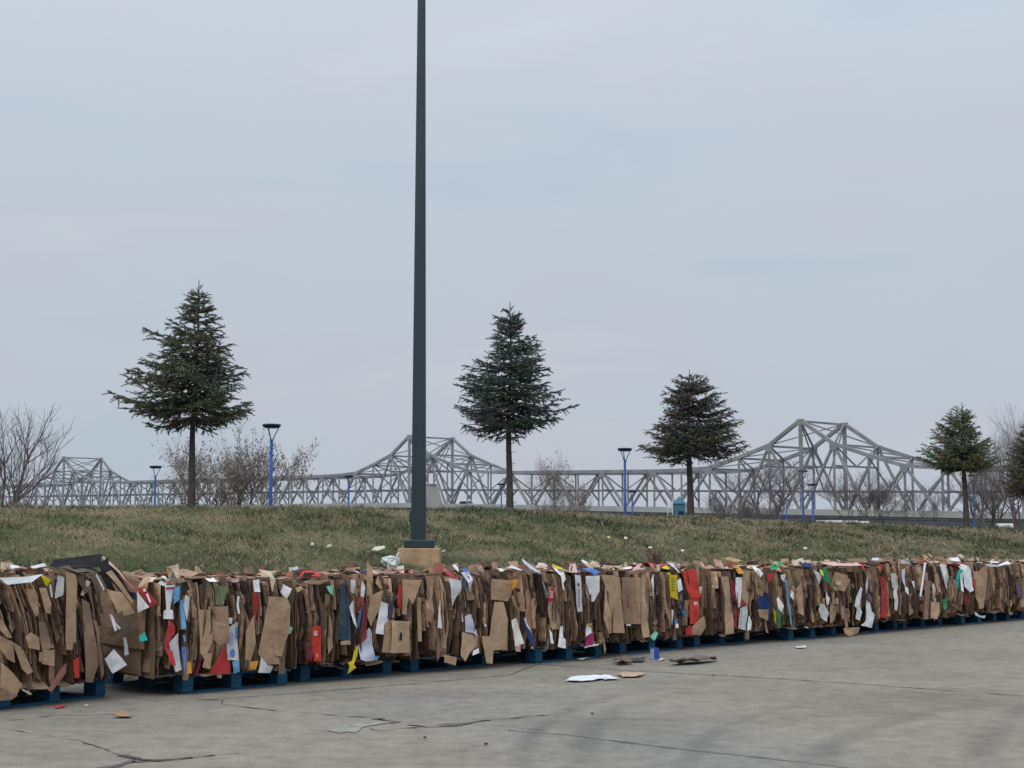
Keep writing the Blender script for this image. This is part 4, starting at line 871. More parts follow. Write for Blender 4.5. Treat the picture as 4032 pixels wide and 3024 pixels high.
PC = """
1 D 560,300 900,250 900,320 600,345
1 D 640,340 690,330 760,480 730,520
1 D 760,350 800,340 960,680 920,690
1 k 860,330 905,320 1110,700 1060,720
1 D 960,600 1010,590 1110,860 1060,880
1 k 470,290 560,225 920,205 985,200 900,300 700,310
1 D 560,285 880,290 800,350 600,330
1 t 220,475 290,480 320,600 330,700 300,715 250,600
1 t 350,470 400,470 435,600 430,690 390,680
1 t 565,340 630,350 655,420 655,940 565,935
1 t 565,935 620,940 615,1005 560,1000
1 g 490,360 545,380 540,530 480,560
1 g 425,440 442,440 440,550 428,550
1 c 740,400 770,420 720,540 700,530
1 b 720,560 770,600 845,1130 790,1280 740,1280
1 k 870,290 1000,210 1165,540 1140,590
1 T 915,340 960,320 1140,580 1125,605
1 T 920,480 1040,510 1150,680 1025,725
1 n 895,250 930,230 970,250 960,290
1 n 1110,500 1180,520 1170,575 1135,570
1 c 975,195 1000,200 1160,520 1130,490
1 B 1000,200 1060,240 1190,480 1170,520
1 w 930,690 960,710 1000,830 975,840
1 w 990,770 1035,815 1015,825
1 g 1060,895 1085,895 1110,1040 1065,1050
1 w 985,995 1080,1130 970,1205 900,1080
1 R 630,1090 685,1060 690,1245 640,1245
1 B 500,1200 530,1160 595,1110 570,1200 430,1360 400,1350
1 t 105,930 185,980 275,1190 235,1215 190,1165
1 t 0,880 100,930 135,1110 60,1080 0,1000
1 t 0,1110 100,1200 190,1300 140,1390 0,1330
1 b 0,1330 140,1390 90,1430 0,1440
1 t 0,730 30,760 100,900 60,900 0,820
1 t 365,1000 465,1000 460,1140 360,1120
1 t 330,1020 360,1020 360,1110 335,1100
1 t 215,890 260,850 335,900 340,1005 240,985
1 b 340,760 410,770 450,980 420,990 350,1010
1 w 820,350 910,480 900,495 815,370
1 c 185,1330 275,1375 265,1390 190,1350
1 w 0,385 230,370 350,350 250,420 60,440
1 y 350,350 440,400 400,455 380,430
1 w 140,300 170,275 240,280 240,300 150,320
1 w 320,290 460,262 465,290 340,305
1 q 1205,880 1240,850 1260,920 1215,930
1 w 1180,500 1280,635 1190,685
1 r 1195,480 1250,460 1325,600 1280,635
2 w 360,290 415,280 420,310 380,330
2 w 290,340 320,320 365,350 350,375 300,360
2 D 385,350 490,245 500,380 440,350
2 w 360,370 445,365 430,420 400,590 370,590
2 r 362,385 445,380 445,400 362,405
2 w 345,610 380,585 425,600 430,680 340,680
2 s 430,390 490,370 480,500 420,540
2 r 385,690 440,740 440,820 400,870 430,1120 390,1110 350,930
2 g 380,910 465,815 520,1150 460,1180
2 s 500,510 530,500 535,770 505,770
2 s 515,830 535,830 535,890 518,890
2 u 515,940 555,940 545,1200 530,1180
2 g 540,450 580,480 560,700 525,560
2 o 560,1080 600,1080 600,1190 560,1190
2 G 830,370 945,380 900,560 830,550
2 g 940,760 1030,710 1040,1070 935,1065 925,880
2 r 915,910 930,1000 975,1080 980,1195 750,1195
2 s 985,1080 1040,1070 1050,1170 1000,1195
2 w 1175,320 1235,310 1240,430 1190,430
2 r 1170,430 1215,440 1240,560 1215,720 1190,590
2 t 1330,470 1480,480 1510,560 1500,800 1400,1020 1420,1100 1290,1110 1240,1000 1280,760
2 t 1370,1020 1380,800 1430,560 1500,570 1500,800 1430,1030
2 t 1200,640 1110,800 1100,1060 1160,1070 1200,900
2 m 1500,735 1550,765 1530,820 1495,815
2 g 1240,1035 1310,1110 1375,1120 1350,1185 1210,1180
2 o 1140,1080 1210,1070 1190,1150 1140,1150
2 t 770,570 930,560 940,900 860,930 800,860
2 t 670,590 770,600 790,880 720,1060 680,1000
2 t 700,1130 720,1000 790,1000 780,1150
2 T 80,300 130,280 200,340 190,400 110,390
2 c 1300,225 1400,250 1380,330 1350,430 1330,300
2 w 1430,430 1460,360 1525,400 1490,500
2 w 1025,470 1045,470 1045,630 1030,630
2 w 950,670 980,670 980,730 955,730
2 P 960,310 1040,300 1040,335 980,340
2 w 770,295 850,290 850,310 780,315
2 k 500,340 560,330 580,400 520,440
3 R 290,310 340,270 390,262 520,300 440,340 300,335
3 R 110,320 170,290 180,330
3 k 180,290 290,300 260,330 180,330
3 T 240,395 330,370 560,370 450,415 300,410
3 R 350,900 380,855 440,880 455,1250 385,1255 360,1080
3 d 290,1100 350,1070 360,1260 300,1240
3 l 655,420 700,400 720,1020 640,1020
3 l 705,500 740,520 765,1020 730,1020
3 t 668,1040 760,1025 765,1075 670,1078
3 w 770,660 820,590 830,890 800,830
3 w 900,380 950,440 920,600 900,560
3 r 860,570 895,540 900,700 870,740
3 u 860,780 900,640 900,850 850,980
3 d 940,560 985,540 930,1000 870,1060
3 y 830,1080 860,1100 840,1200 800,1290 825,1320 745,1390 760,1300 745,1270 790,1250
3 p 980,890 1010,950 1015,1130 1040,1240 940,1260 880,1240 870,1080
3 s 1020,1190 1090,1200 1060,1250
3 t 1000,540 1110,480 1080,680 1000,880 960,760
3 w 1100,600 1175,630 1195,830 1135,860 1120,960 1030,950 1060,800
3 t 1150,840 1230,800 1210,1160 1115,1155
3 T 1200,810 1440,820 1440,1165 1200,1165
3 k 1303,940 1325,940 1325,1030 1303,1030
3 l 1225,520 1275,530 1240,790 1190,780
3 r 1310,420 1345,440 1340,700 1285,620
3 t 1350,360 1540,370 1440,640 1400,560 1380,750 1345,740
3 t 1500,560 1540,560 1535,1040 1505,1040
3 w 1745,585 1760,900 1715,890
3 l 915,300 950,260 1080,280 1060,310
3 T 1060,330 1130,460 1110,470 1040,410
3 t 930,330 1000,340 1000,395 940,370
3 m 520,440 590,430 580,540 540,500
3 g 770,360 820,370 810,520 780,500
3 T 180,450 240,440 270,470 210,505
4 r 340,290 400,290 460,400 460,440 350,360
4 w 345,370 470,400 480,520 430,600 410,700 380,580
4 w 480,240 520,215 540,240 510,310
4 u 575,270 640,265 645,300 560,300
4 p 550,300 635,300 625,380 595,530 570,430
4 p 540,815 595,785 640,950 660,1050 620,1010 540,1000
4 w 495,770 510,880 495,880
4 w 745,815 775,930 755,940
4 T 480,1000 700,1050 700,1165 580,1240 520,1340 465,1280
4 T 290,1270 440,1290 430,1385 290,1350
4 w 620,1220 690,1180 690,1240 610,1270
4 t 860,380 1060,400 1050,560 1010,640 860,620
4 T 860,645 980,650 1040,850 1055,1210 850,1210 850,1370 770,1360 700,1040 810,1050
4 o 1070,400 1170,385 1130,470 1060,525
4 w 1070,860 1130,835 1220,1130 1110,1170
4 n 1215,850 1300,1000 1320,1100 1300,1200 1280,1150
4 w 1215,830 1240,840 1335,1100 1330,1190 1300,1190 1320,1100
4 t 1500,470 1600,480 1600,700 1640,860 1630,960 1540,970 1500,800
4 r 1500,560 1545,460 1590,560 1560,650 1500,670
4 w 1510,960 1540,1010 1550,1135 1520,1130
4 w 1640,930 1665,930 1665,1060 1690,1080 1700,1190 1605,1170
4 g 1815,330 1870,340 1895,760 1840,765
4 w 1955,350 2085,340 2080,520 2040,640 2000,660 1970,560
4 u 1965,260 2050,255 2080,310 2030,350 1990,300
4 y 1630,215 1700,240 1690,280 1630,250
4 w 1620,250 1690,300 1655,345 1600,300
4 w 1645,330 1700,310 1700,380 1660,440 1665,520 1645,500
4 p 1310,170 1330,150 1360,210 1430,290 1350,280 1310,220
4 p 1090,260 1160,225 1250,280 1180,290
4 w 960,265 1040,265 1050,290 980,300
4 w 1960,900 2000,950 2000,1010 1935,1050
4 M 1940,1060 2025,1000 2025,1130 1930,1165
4 o 1960,905 2010,895 2000,930 1965,925
4 w 1930,1175 2060,1130 2065,1145 1940,1185
4 D 640,300 740,290 720,320 660,325
4 D 1270,260 1310,240 1340,290 1300,400 1270,340
4 P 1100,1180 1190,1140 1190,1230 1110,1220
4 w 1990,170 2010,160 2070,205 2010,205
5 y 1075,360 1150,360 1140,560 1155,670 1070,635
5 y 1030,330 1080,330 1080,360 1030,355
5 y 1020,280 1110,240 1125,270 1060,295
5 k 1110,290 1200,230 1300,260 1290,320 1200,330 1150,350
5 g 1155,215 1200,230 1190,340 1165,330
5 w 1155,430 1200,400 1200,540 1150,580
5 n 1195,560 1230,480 1230,900 1190,800
5 s 1215,800 1245,800 1255,880 1230,920
5 R 1250,310 1380,290 1420,630 1320,650 1290,560
5 R 1315,650 1425,630 1430,960 1310,970
5 w 1370,695 1410,695 1410,905 1370,905
5 r 1270,1020 1330,980 1350,1110 1270,1110
5 w 1420,500 1465,510 1465,590 1420,600
5 t 1440,900 1480,880 1500,1000 1450,1110 1350,1100 1350,1000
5 T 700,400 760,400 760,700 800,860 810,1135 715,1135 700,900
5 b 480,390 620,390 650,970 500,970
5 B 540,620 600,600 615,740 545,760
5 t 630,380 700,390 700,970 640,970
5 t 200,360 360,360 350,1080 310,1090 300,600
5 t 365,360 440,400 480,1080 355,1080
5 T 255,480 325,870 300,1070 240,900
5 w 830,430 865,345 860,560 890,720 860,600
5 m 830,1130 880,1055 910,1080 870,1180
5 w 515,970 575,975 575,995 515,990
5 o 1915,255 1995,255 1990,350 1915,350
5 w 1890,390 1970,390 1950,760 1910,765 1870,540
5 r 1960,640 2010,720 1960,760
5 g 1920,770 2020,740 2030,870 2020,1050 1930,1030
5 w 2040,860 2085,950 2080,1040 2020,1050
5 d 1820,440 1870,450 1880,760 1830,600
5 r 1870,770 1910,900 1910,1040 1880,950
5 t 1700,380 1800,380 1860,780 1860,1090 1730,1095 1740,700
5 T 1880,165 1950,140 2070,190 1980,210
5 P 1800,270 1850,250 1890,275 1860,290
5 w 1085,790 1110,800 1115,980 1095,900
5 u 1130,910 1165,910 1165,960 1130,960
5 w 1135,965 1165,965 1165,1020 1135,1020
5 b 960,680 1010,680 1090,860 1040,1010 990,860
5 P 590,250 640,240 645,300 595,310
5 w 500,275 590,275 580,300 510,300
5 c 700,270 820,270 820,290 700,290
6 w 285,300 330,300 410,390 360,450 310,390
6 e 480,230 600,240 570,340 450,320
6 T 600,250 700,240 760,310 650,290
6 r 450,390 520,400 490,530 460,520
6 n 310,760 450,680 500,900 460,1100 320,1000
6 t 320,920 450,920 440,1080 340,1030
6 w 640,420 690,400 690,520 650,480
6 s 690,490 730,490 800,1140 820,1200 780,1120
6 w 580,770 600,740 680,870 655,960 610,900
6 e 600,900 650,960 640,1190 580,1150
6 y 540,900 570,960 580,1130 555,1090
6 w 795,640 825,680 810,790 780,720
6 t 880,620 930,550 970,700 960,1010 880,960
6 g 1110,340 1170,380 1220,440 1190,560
6 e 1240,310 1290,300 1350,530 1330,550 1250,450
6 L 1210,340 1240,350 1250,430 1215,420
6 w 1300,660 1350,760 1340,850 1310,860 1300,770
6 g 1235,830 1290,850 1330,980 1300,1100 1230,1040 1200,930
6 t 1440,370 1570,420 1625,500 1560,660 1390,600
6 c 1435,500 1520,510 1505,570 1430,555
6 c 1410,595 1485,605 1480,655 1420,630
6 c 1420,760 1470,760 1475,840 1425,840
6 t 1330,850 1400,880 1480,880 1470,1000 1400,1100 1330,1120
6 w 1780,590 1805,620 1800,870 1850,960 1840,1090 1780,1060 1765,920 1725,870 1730,760
6 w 1870,790 1930,820 1960,950 2010,990 2000,1190 1930,1180 1780,1150 1870,1090
6 r 1860,250 1930,240 1880,370
6 r 2080,440 2140,450 2180,700 2200,1040 2120,1040 2110,700
6 o 2020,290 2080,300 2085,400 2060,330
6 t 1565,1190 1770,1180 1750,1260 1640,1310 1580,1270
6 b 1750,190 1970,180 1960,240 1760,230
6 c 910,230 1100,175 1110,240 930,280
6 n 1000,240 1100,235 1110,310 1020,300
6 P 1320,240 1400,240 1800,260 1800,290 1400,300
6 w 2090,200 2130,175 2170,190 2120,220
6 T 80,350 180,370 170,860 70,820
6 w 980,1165 1050,1185 1045,1197 985,1180
6 v 1890,640 1960,740 1940,830 1900,760
6 g 1890,420 1900,560 1880,700 1870,560
7 d 225,255 290,260 300,330 240,320
7 g 375,380 440,370 470,560 450,640 400,560
7 w 400,620 445,600 470,720 470,890 440,880
7 p 530,320 575,310 560,560 525,480
7 w 665,480 700,480 690,590
7 w 580,560 610,570 625,680 590,630
7 w 785,230 810,230 800,700 780,690
7 b 820,470 930,480 930,1010 825,1010
7 w 945,530 980,510 1025,600 1000,680 1020,760 985,805 955,720
7 T 935,770 1030,780 1030,940 1000,1010 930,990
7 T 900,180 960,170 1020,340 1000,370 950,260
7 t 950,390 1020,380 1085,600 1060,650 1010,600
7 e 1100,740 1150,700 1150,850 1100,880
7 g 1090,250 1140,260 1190,440 1140,600 1110,500
7 q 1270,440 1310,315 1375,330 1330,610
7 w 1330,340 1380,330 1365,640 1325,610
7 w 1380,230 1440,270 1490,330 1500,500 1510,610 1460,640 1400,560 1390,400
7 w 1280,190 1420,155 1410,220 1330,210
7 R 1510,400 1550,480 1565,580 1520,560
7 h 1220,450 1290,500 1310,640 1240,760
7 d 1370,640 1430,660 1450,760 1400,840
7 g 1535,900 1600,960 1680,960 1660,1000 1545,960
7 t 1550,420 1680,250 1670,620 1640,850 1600,870 1560,700
7 v 2100,500 2150,520 2170,720 2100,700
7 T 970,120 1000,150 1000,175 975,175
7 T 1040,110 1065,120 1060,170 1045,165
7 w 220,200 250,170 315,170 290,200
7 w 1700,255 1850,260 2020,200 2010,235 1850,285 1720,290
7 t 2165,740 2260,740 2260,840 2170,840
7 c 1440,120 1500,110 1500,160 1450,165
"""
def loc_ray(root, u, v):
    d = ray(u, v); c, s = math.cos(-root.rotation_euler.z), math.sin(-root.rotation_euler.z)
    o = Vector((0, 0, EYE)) - root.location
    rot = lambda p: Vector((p.x * c - p.y * s, p.x * s + p.y * c, p.z)); return rot(o), rot(d)
def on_plane(root, u, v, axis, val):
    o, d = loc_ray(root, u, v); k = (val - o[axis]) / d[axis]; return o + d * k
def place_px(pix, name, col, k, thick=0.004, m=None, off=0.0, wav=0.010, cuts=2, target=None, fo=True):
    cu = sum(p[0] for p in pix) / len(pix); cv = sum(p[1] for p in pix) / len(pix); pick = None
    for i, (root, L, H) in enumerate(ROOTS):
        ln = BALES[i][5]
        q = on_plane(root, cu, cv, 1, -0.09); xs = q.x + ln * (q.z / H - 0.15)
        if -0.02 <= xs <= L + 0.04: pick = (i, 1); break
        if xs < -0.02:
            q = on_plane(root, cu, cv, 0, -0.10)
            pick = (i, 0) if q.y < BD_ else (max(0, i - 1), 1); break
    if pick is None: pick = (len(ROOTS) - 1, 1)
    if target: pick = target
    i, ax = pick; root, L, H = ROOTS[i]
    d0 = (-0.105 - 0.0035 * (k % 12) - off)
    P = [on_plane(root, u, v, ax, d0) for u, v in pix]
    if ax == 0 and (max(p.y for p in P) > BD_ + 0.05 or min(p.y for p in P) < -0.3):
        j_ = max(0, i - 1) if sum(p.y for p in P) / len(P) > BD_ * 0.8 else i
        i, ax = j_, 1; root, L, H = ROOTS[i]; P = [on_plane(root, u, v, ax, d0) for u, v in pix]
    rr = random.Random(k); c = sum(P, Vector()) / len(P); a = rr.uniform(-.22, .22); b = rr.uniform(-.08, .08)
    if m is not None or off: a = b = 0
    for p in P:                       # hang at a slight angle, not flat on the plane
        p[ax] += (p.x - c.x if ax == 1 else p.y - c.y) * a + (p.z - c.z) * b
    for p in P:
        if p.z > H + 0.01: p[ax] += (p.z - H) * 0.9 + 0.05
    if max(p.x for p in P) - min(p.x for p in P) > 0.8 or max(p.z for p in P) > 1.3: print('BIGPIECE', k, name, i, ax, [tuple(round(x, 2) for x in p) for p in P])
    o = sheet(P, col, name, root, thick, wav, seed=k, cuts=cuts, m=m, folds_on=fo); return o, pick, d0
kk = 0; PICK = {}
for ln_ in PC.strip().splitlines():
    f = ln_.split(); zv = ZV[int(f[0])]; pix = [(zv[0] + float(a) * zv[2], zv[1] + float(b) * zv[2]) for a, b in (q.split(',') for q in f[2:])]
    ck = f[1]; rr = random.Random(kk); j = rr.uniform(0.9, 1.08); col = tuple(x * j for x in C[ck])
    tgt = None
    if pix[0][0] > 2 and int(f[0]) == 1 and pix[0][0] < 500: tgt = (0, 1)
    if int(f[0]) == 1 and pix[0][0] <= 500 and tgt is None: tgt = (0, 1)
    o, pk, d0 = place_px(pix, NMS[ck], col, kk, 0.007 if ck in 'tTbo' else 0.003, target=tgt, fo=ck not in 'gRytTy', off=0.012 if (len(pix) == 4 and ck in 'ck' and int(f[0]) in (3, 6) and min(p[0] for p in pix) > 1500) else 0.0)
    PICK[kk] = pk; kk += 1
# printed marks on some of the pieces: small flat inlays, each a part of its bale
def mark(zn, col, pts, name='printed_mark', off=0.05, k=500):
    zv = ZV[zn]; pix = [(zv[0] + a * zv[2], zv[1] + b * zv[2]) for a, b in pts]
    return place_px(pix, name, C[col], k, 0.0015, off=off, wav=0.0, cuts=1)
def ell(cx, cy, rx, ry, n=14, rot=0.0): return [(cx + rx * math.cos(2 * math.pi * j / n) * math.cos(rot) - ry * math.sin(2 * math.pi * j / n) * math.sin(rot), cy + rx * math.cos(2 * math.pi * j / n) * math.sin(rot) + ry * math.sin(2 * math.pi * j / n) * math.cos(rot)) for j in range(n)]
kb = 600
mark(2, 'u', ell(985, 1000, 24, 44), k=612); mark(2, 'g', ell(985, 1000, 17, 36), k=612, off=0.034); mark(2, 'u', ell(985, 1000, 13, 31), k=612, off=0.038)
for y in (-16, -2, 12): mark(2, 'w', [(980, 995 + y), (991, 993 + y), (991, 998 + y), (980, 1000 + y)], k=612, off=0.042)
mark(2, 'u', [(1008, 760), (1028, 750), (1028, 862), (1008, 866)], k=612)
for j in range(3): mark(2, 'u', [(955 + 14 * j, 830 - 8 * j), (960 + 14 * j, 828 - 8 * j), (962 + 14 * j, 935), (957 + 14 * j, 935)], k=612)
mark(3, 'w', [(375, 925), (382, 925), (382, 975), (375, 975)], k=612); mark(3, 'w', [(390, 925), (412, 925), (412, 933), (390, 933)], k=612)
mark(3, 'w', [(390, 940), (396, 940), (396, 975), (390, 975)], k=612); mark(3, 'w', [(404, 940), (412, 940), (412, 975), (404, 975)], k=612)
mark(3, 'w', [(408, 1175), (413, 1175), (413, 1215), (408, 1215)], k=612)
for j, y in enumerate((395, 425, 452, 480, 512, 545)): mark(5, 'k', [(1083 + 3 * (j % 2), y), (1130, y - 5), (1130, y + 3), (1083 + 3 * (j % 2), y + 8)], k=612)
for y in range(720, 890, 22): mark(5, 'd', [(1385, y), (1396, y), (1396, y + 15), (1385, y + 15)], k=612)
mark(4, 'k', [(1815 + 25, 430), (1860, 430), (1862, 470), (1842, 470)], k=612); 
for y in range(500, 700, 28): mark(4, 'l', [(1846, y), (1864, y), (1865, y + 14), (1848, y + 14)], k=612)
for y in range(720, 850, 20): mark(4, 'D', [(1535, y), (1558, y), (1558, y + 11), (1535, y + 11)], k=612)
for j in range(4): mark(4, 'w', [(1520, 520 + 22 * j), (1556, 530 + 22 * j), (1556, 538 + 22 * j), (1520, 530 + 22 * j)], k=612)
for (cx, cy, w_, h_) in ((1470, 520, 22, 7), (1470, 535, 22, 6), (1470, 548, 20, 6), (1442, 615, 9, 8), (1465, 625, 9, 10), (1447, 785, 12, 7), (1447, 808, 12, 10)):
    mark(6, 'k', [(cx - w_, cy - h_ / 2 - 3), (cx - 3, cy - h_ / 2), (cx - 3, cy + h_ / 2), (cx - w_, cy + h_ / 2 - 3)], k=612); mark(6, 'k', [(cx + 3, cy - h_ / 2), (cx + w_, cy - h_ / 2 + 2), (cx + w_, cy + h_ / 2 + 2), (cx + 3, cy + h_ / 2)], k=612)
mark(1, 'w', [(1228, 480), (1246, 474), (1256, 496), (1240, 504)], k=612); mark(1, 'w', [(1255, 520), (1268, 515), (1300, 590), (1288, 596)], k=612)
# short lettering on two pieces (block capitals)
def lettering(txt, u, v, h_px, col, rotz, tgt):
    cu = bpy.data.curves.new('lettering', 'FONT'); cu.body = txt; cu.size = 1.0; cu.extrude = 0.004; cu.align_x = 'CENTER'; cu.align_y = 'CENTER'; cu.offset = 0.02
    tmp = bpy.data.objects.new('lettering', cu); dg = bpy.context.evaluated_depsgraph_get(); me = bpy.data.meshes.new_from_object(tmp); bpy.data.objects.remove(tmp)
    i, ax = tgt; root = ROOTS[i][0]; c = on_plane(root, u, v, 1, -0.19); s = h_px * (c - loc_ray(root, u, v)[0]).length / F / 0.7
    o = bpy.data.objects.new('lettering', me); COL.objects.link(o); o.parent = root; o.location = c; o.scale = (s * 1.1, s, s); o.rotation_euler = (rad(90), rotz, 0)
    a = me.color_attributes.new('Col', 'FLOAT_COLOR', 'CORNER'); a.data.foreach_set('color', [*col, 1.0] * len(me.loops)); me.materials.append(M['flap'])
lettering('TNT', 1650 + 1640 * .33906, 2150 + 303 * .33906, 9.5, (0.02, 0.02, 0.02), rad(20), (4, 1))

# ------------------------------------------------------------------ litter on the paving and the bank
def flat_litter(pix, col, name, label, cat, group=None, z=0.02, seed=1, thick=0.004, wav=0.008, lift=None):
    P = [gnd(u, v, z) for u, v in pix]; c = sum(P, Vector()) / len(P)
    o = sheet([p - Vector((c.x, c.y, 0)) + Vector((0, 0, 0)) for p in P], col, name, None, thick, wav, seed=seed, cuts=3, folds_on=False); o.location = (c.x, c.y, 0.0)
    mn = min((v.co.z for v in o.data.vertices)); o.location.z = -mn + 0.006; tag(o, label, cat, group); return o
def z8(*p): return [(2000 + a / 1.0886, 2450 + b / 1.0886) for a, b in p]
G_ = 'scraps lying on the paving'
flat_litter(z8((246, 247), (275, 232), (385, 222), (425, 236), (360, 246), (300, 250)), (.72, .74, .78), 'flattened_carton', 'flattened white carton lying on the paving, nearest of the white scraps', 'flattened carton', G_, seed=1)
flat_litter(z8((383, 222), (435, 218), (475, 234), (415, 237)), (.70, .72, .76), 'flattened_carton', 'white carton flap on the paving touching a tan one', 'flattened carton', G_, z=0.03, seed=2)
flat_litter(z8((468, 217), (500, 213), (590, 216), (560, 230), (490, 231)), (.46, .33, .22), 'flattened_carton', 'flat tan carton on the paving right of the white ones', 'flattened carton', G_, seed=3)
flat_litter([(2410, 2602), (2480, 2590), (2545, 2596), (2530, 2602)], (.07, .065, .07), 'flattened_carton', 'dark opened carton lying on the paving left of the small blue box', 'flattened carton', G_, seed=4, wav=0.02)
flat_litter([(2428, 2582), (2460, 2577), (2492, 2595), (2420, 2597)], (.15, .105, .085), 'cardboard_scrap', 'brown raised flap on the dark carton left of the small blue box', 'cardboard scrap', G_, z=0.06, seed=5, wav=0.03)
flat_litter([(2632, 2604), (2690, 2592), (2770, 2588), (2822, 2586), (2815, 2592), (2740, 2602), (2660, 2606)], (.17, .125, .10), 'cardboard_scrap', 'long torn brown cardboard strip on the paving right of the small blue box', 'cardboard scrap', G_, z=0.04, seed=6, wav=0.035, thick=0.012)
flat_litter([(2592, 2595), (2605, 2588), (2618, 2592), (2600, 2597)], (.5, .48, .44), 'paper_scrap', 'cream paper scrap beside the small blue box', 'paper scrap', G_, seed=7)
flat_litter([(3128, 2544), (3172, 2539), (3176, 2546), (3140, 2549)], (.62, .60, .56), 'paper_scrap', 'thin pale scrap on the paving before the three bright pallet blocks', 'paper scrap', G_, seed=8)
flat_litter([(2270, 2593), (2300, 2587), (2325, 2589), (2290, 2595)], (.6, .58, .52), 'paper_scrap', 'pale scrap on the paving at the jutting pallet corner', 'paper scrap', G_, seed=9)
flat_litter([(440, 2812), (480, 2797), (518, 2808), (512, 2813)], (.36, .22, .13), 'cardboard_scrap', 'small brown curled cardboard scrap on the paving at the far left', 'cardboard scrap', G_, z=0.03, seed=10, wav=0.02)
flat_litter([(216, 2777), (250, 2769), (256, 2775), (225, 2782)], (.5, .05, .07), 'paper_scrap', 'red paper scrap under the leftmost pallet', 'paper scrap', G_, seed=11)
for n_, (u, v, c, lb) in enumerate([(2808, 2662, (.10, .08, .07), 'dark pebble sized bit on the long joint line'), (2862, 2656, (.45, .36, .28), 'pale bit of litter on the long joint line'), (1672, 2911, (.04, .035, .03), 'black bit on the paving below the big crack'), (1912, 2936, (.04, .035, .03), 'small black bit on the paving right of the other below the crack'), (2333, 2815, (.05, .045, .04), 'black bit of litter between the tyre marks'), (338, 2784, (.7, .7, .68), 'tiny white bit on the paving before the leftmost pallet')]):
    p = gnd(u, v, 0); bm = bmesh.new(); bmesh.ops.create_icosphere(bm, subdivisions=2, radius=0.013)
    for q in bm.verts: q.co *= 1 + 0.5 * noise.noise(q.co * 40 + Vector((n_, 0, 0))); q.co.z *= 0.45
    me = bpy.data.meshes.new('scrap'); bm.to_mesh(me); bm.free(); a = me.color_attributes.new('Col', 'FLOAT_COLOR', 'CORNER'); a.data.foreach_set('color', [*c, 1.0] * len(me.loops)); me.materials.append(M['flap'])
    o = bpy.data.objects.new('small_scrap', me); COL.objects.link(o); o.location = (p.x, p.y, 0.012); tag(o, lb, 'litter', G_)
# small blue box standing on the paving
p = gnd(2577, 2595, 0); root = empty('small_box', (p.x, p.y, 0), 0.35); tag(root, 'small upright blue box with a pale left side standing on the paving', 'box', G_)
g = MB(); g.box((0.008, 0, 0.056), (0.062, 0.07, 0.104), col=(.04, .075, .36)); g.build('body', M['flap'], root)
g = MB(); g.box((-0.0255, 0, 0.056), (0.004, 0.072, 0.106), col=(.45, .52, .66)); g.build('side_panel', M['flap'], root)
g = MB(); g.box((0.0, 0.0, 0.1105), (0.068, 0.074, 0.003), col=(.05, .09, .40)); g.build('lid', M['flap'], root)
# plastic bag and scraps caught on the bank
def on_bank(u, v):
    d = ray(u, v); o = Vector((0, 0, EYE)); k = 12.0
    while k < 60:
        p = o + d * k; r = p - O; t, m = r.dot(D), r.dot(NN)
        if m > 1.3 and p.z <= bank_z(t, m) + 0.02: return p
        k += 0.03
    return o + d * 25
p = on_bank(1545, 2240); bm = bmesh.new(); bmesh.ops.create_icosphere(bm, subdivisions=4, radius=0.10)
for q in bm.verts:
    q.co *= 1 + 0.55 * noise.noise(q.co * 14) + 0.25 * noise.noise(q.co * 34); q.co.z = q.co.z * 0.85 + 0.08 + (0.05 if q.co.x > 0.05 else 0)
    q.co.x *= 1.15
me = bpy.data.meshes.new('plastic_bag'); bm.to_mesh(me); bm.free(); me.materials.append(M['plastic']); o = bpy.data.objects.new('plastic_bag', me); COL.objects.link(o); o.location = p; tag(o, 'crumpled white plastic bag on the grass left of the pole footing', 'plastic bag')
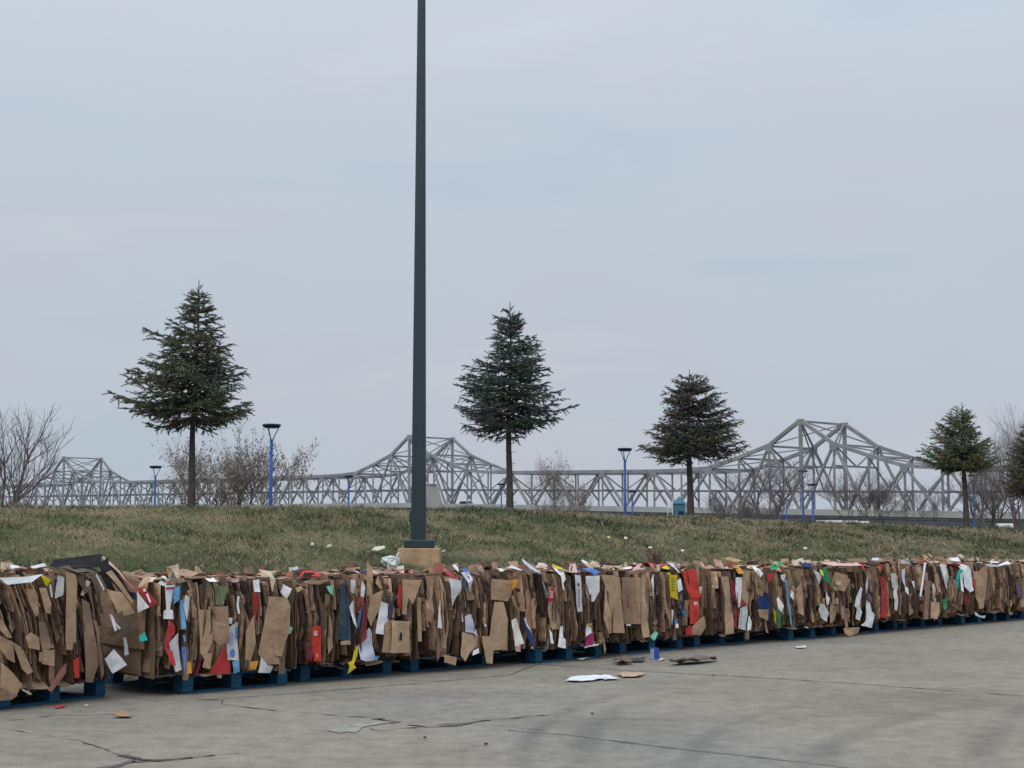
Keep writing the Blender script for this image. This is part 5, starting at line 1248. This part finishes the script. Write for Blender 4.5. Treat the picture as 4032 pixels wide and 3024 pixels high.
for n_, (u, v, w_, c, lb) in enumerate([(1490, 2180, 0.24, (.62, .58, .52), 'pale torn paper lying on the grass left of the pole'), (2396, 2135, 0.07, (.6, .6, .25), 'yellowish scrap on the grass, left one of two near the middle right'), (2464, 2137, 0.08, (.66, .66, .34), 'yellowish scrap on the grass, right one of two near the middle right'),
      (1297, 2175, 0.1, (.45, .46, .33), 'small pale scrap on the grass far left of the pole'), (2560, 2175, 0.10, (.6, .6, .58), 'white scrap on the grass above the bale with yellow strip'), (2688, 2183, 0.08, (.62, .62, .6), 'small white scrap on the grass above the red carton'),
      (3170, 2174, 0.09, (.62, .62, .6), 'little white scrap low on the grass above the light blue strip'), (1745, 2192, 0.09, (.5, .44, .36), 'tan scrap on the grass just right of the pole footing'), (1230, 2168, 0.06, (.6, .6, .55), 'tiny white scrap on the grass above the red sheets')]):
    p = on_bank(u, v); rr = random.Random(n_ + 5); w_ *= 0.75
    o = sheet([Vector((-w_ / 2, -w_ * .25, 0.03)), Vector((w_ / 2, -w_ * .2, 0.035)), Vector((w_ * .4, w_ * .3, 0.07)), Vector((-w_ * .35, w_ * .3, 0.06))], c, 'paper_scrap', None, 0.003, 0.02, seed=n_, cuts=3); o.location = p + Vector((0, 0, 0.03)); tag(o, lb, 'litter', 'scraps caught in the grass of the bank')
# dry weeds standing behind the bales
def weed(u, v, h_, w_, label, n=60, seed=1):
    p = on_bank(u, v); rr = random.Random(seed); g = MB()
    for k in range(n):
        a = rr.uniform(0, 6.28); r_ = rr.random() * w_; d = Vector((math.cos(a) * r_, math.sin(a) * r_, h_ * rr.uniform(.5, 1))); b = Vector((d.x * 0.25, d.y * 0.25, -0.05))
        c = (.25 * rr.uniform(.7, 1.2), .175, .125); g.tube([b, b.lerp(d, .6), d], [0.004, 0.003, 0.001], 3, col=c)
        for j in range(3): q = b.lerp(d, rr.uniform(.4, .95)); g.face([q, q + Vector((rr.uniform(-.05, .05), rr.uniform(-.05, .05), .04)), q + Vector((rr.uniform(-.03, .03), 0, .06))], c)
    o = g.build('dry_weed', M['leaf'], loc=p); tag(o, label, 'plant', 'dry weeds behind the bales')
weed(2580, 2250, 0.36, 0.14, 'reddish dry weed tuft rising behind the bale with the yellow strip', 90, 3)
weed(2375, 2245, 0.14, 0.20, 'low reddish dry weed behind the blue bag scrap', 60, 4)
weed(1380, 2265, 0.14, 0.18, 'low reddish dry weed behind the slate topped bale', 50, 5)
weed(1925, 2250, 0.15, 0.16, 'tan dry weed behind the big hanging tan sheet', 50, 6)
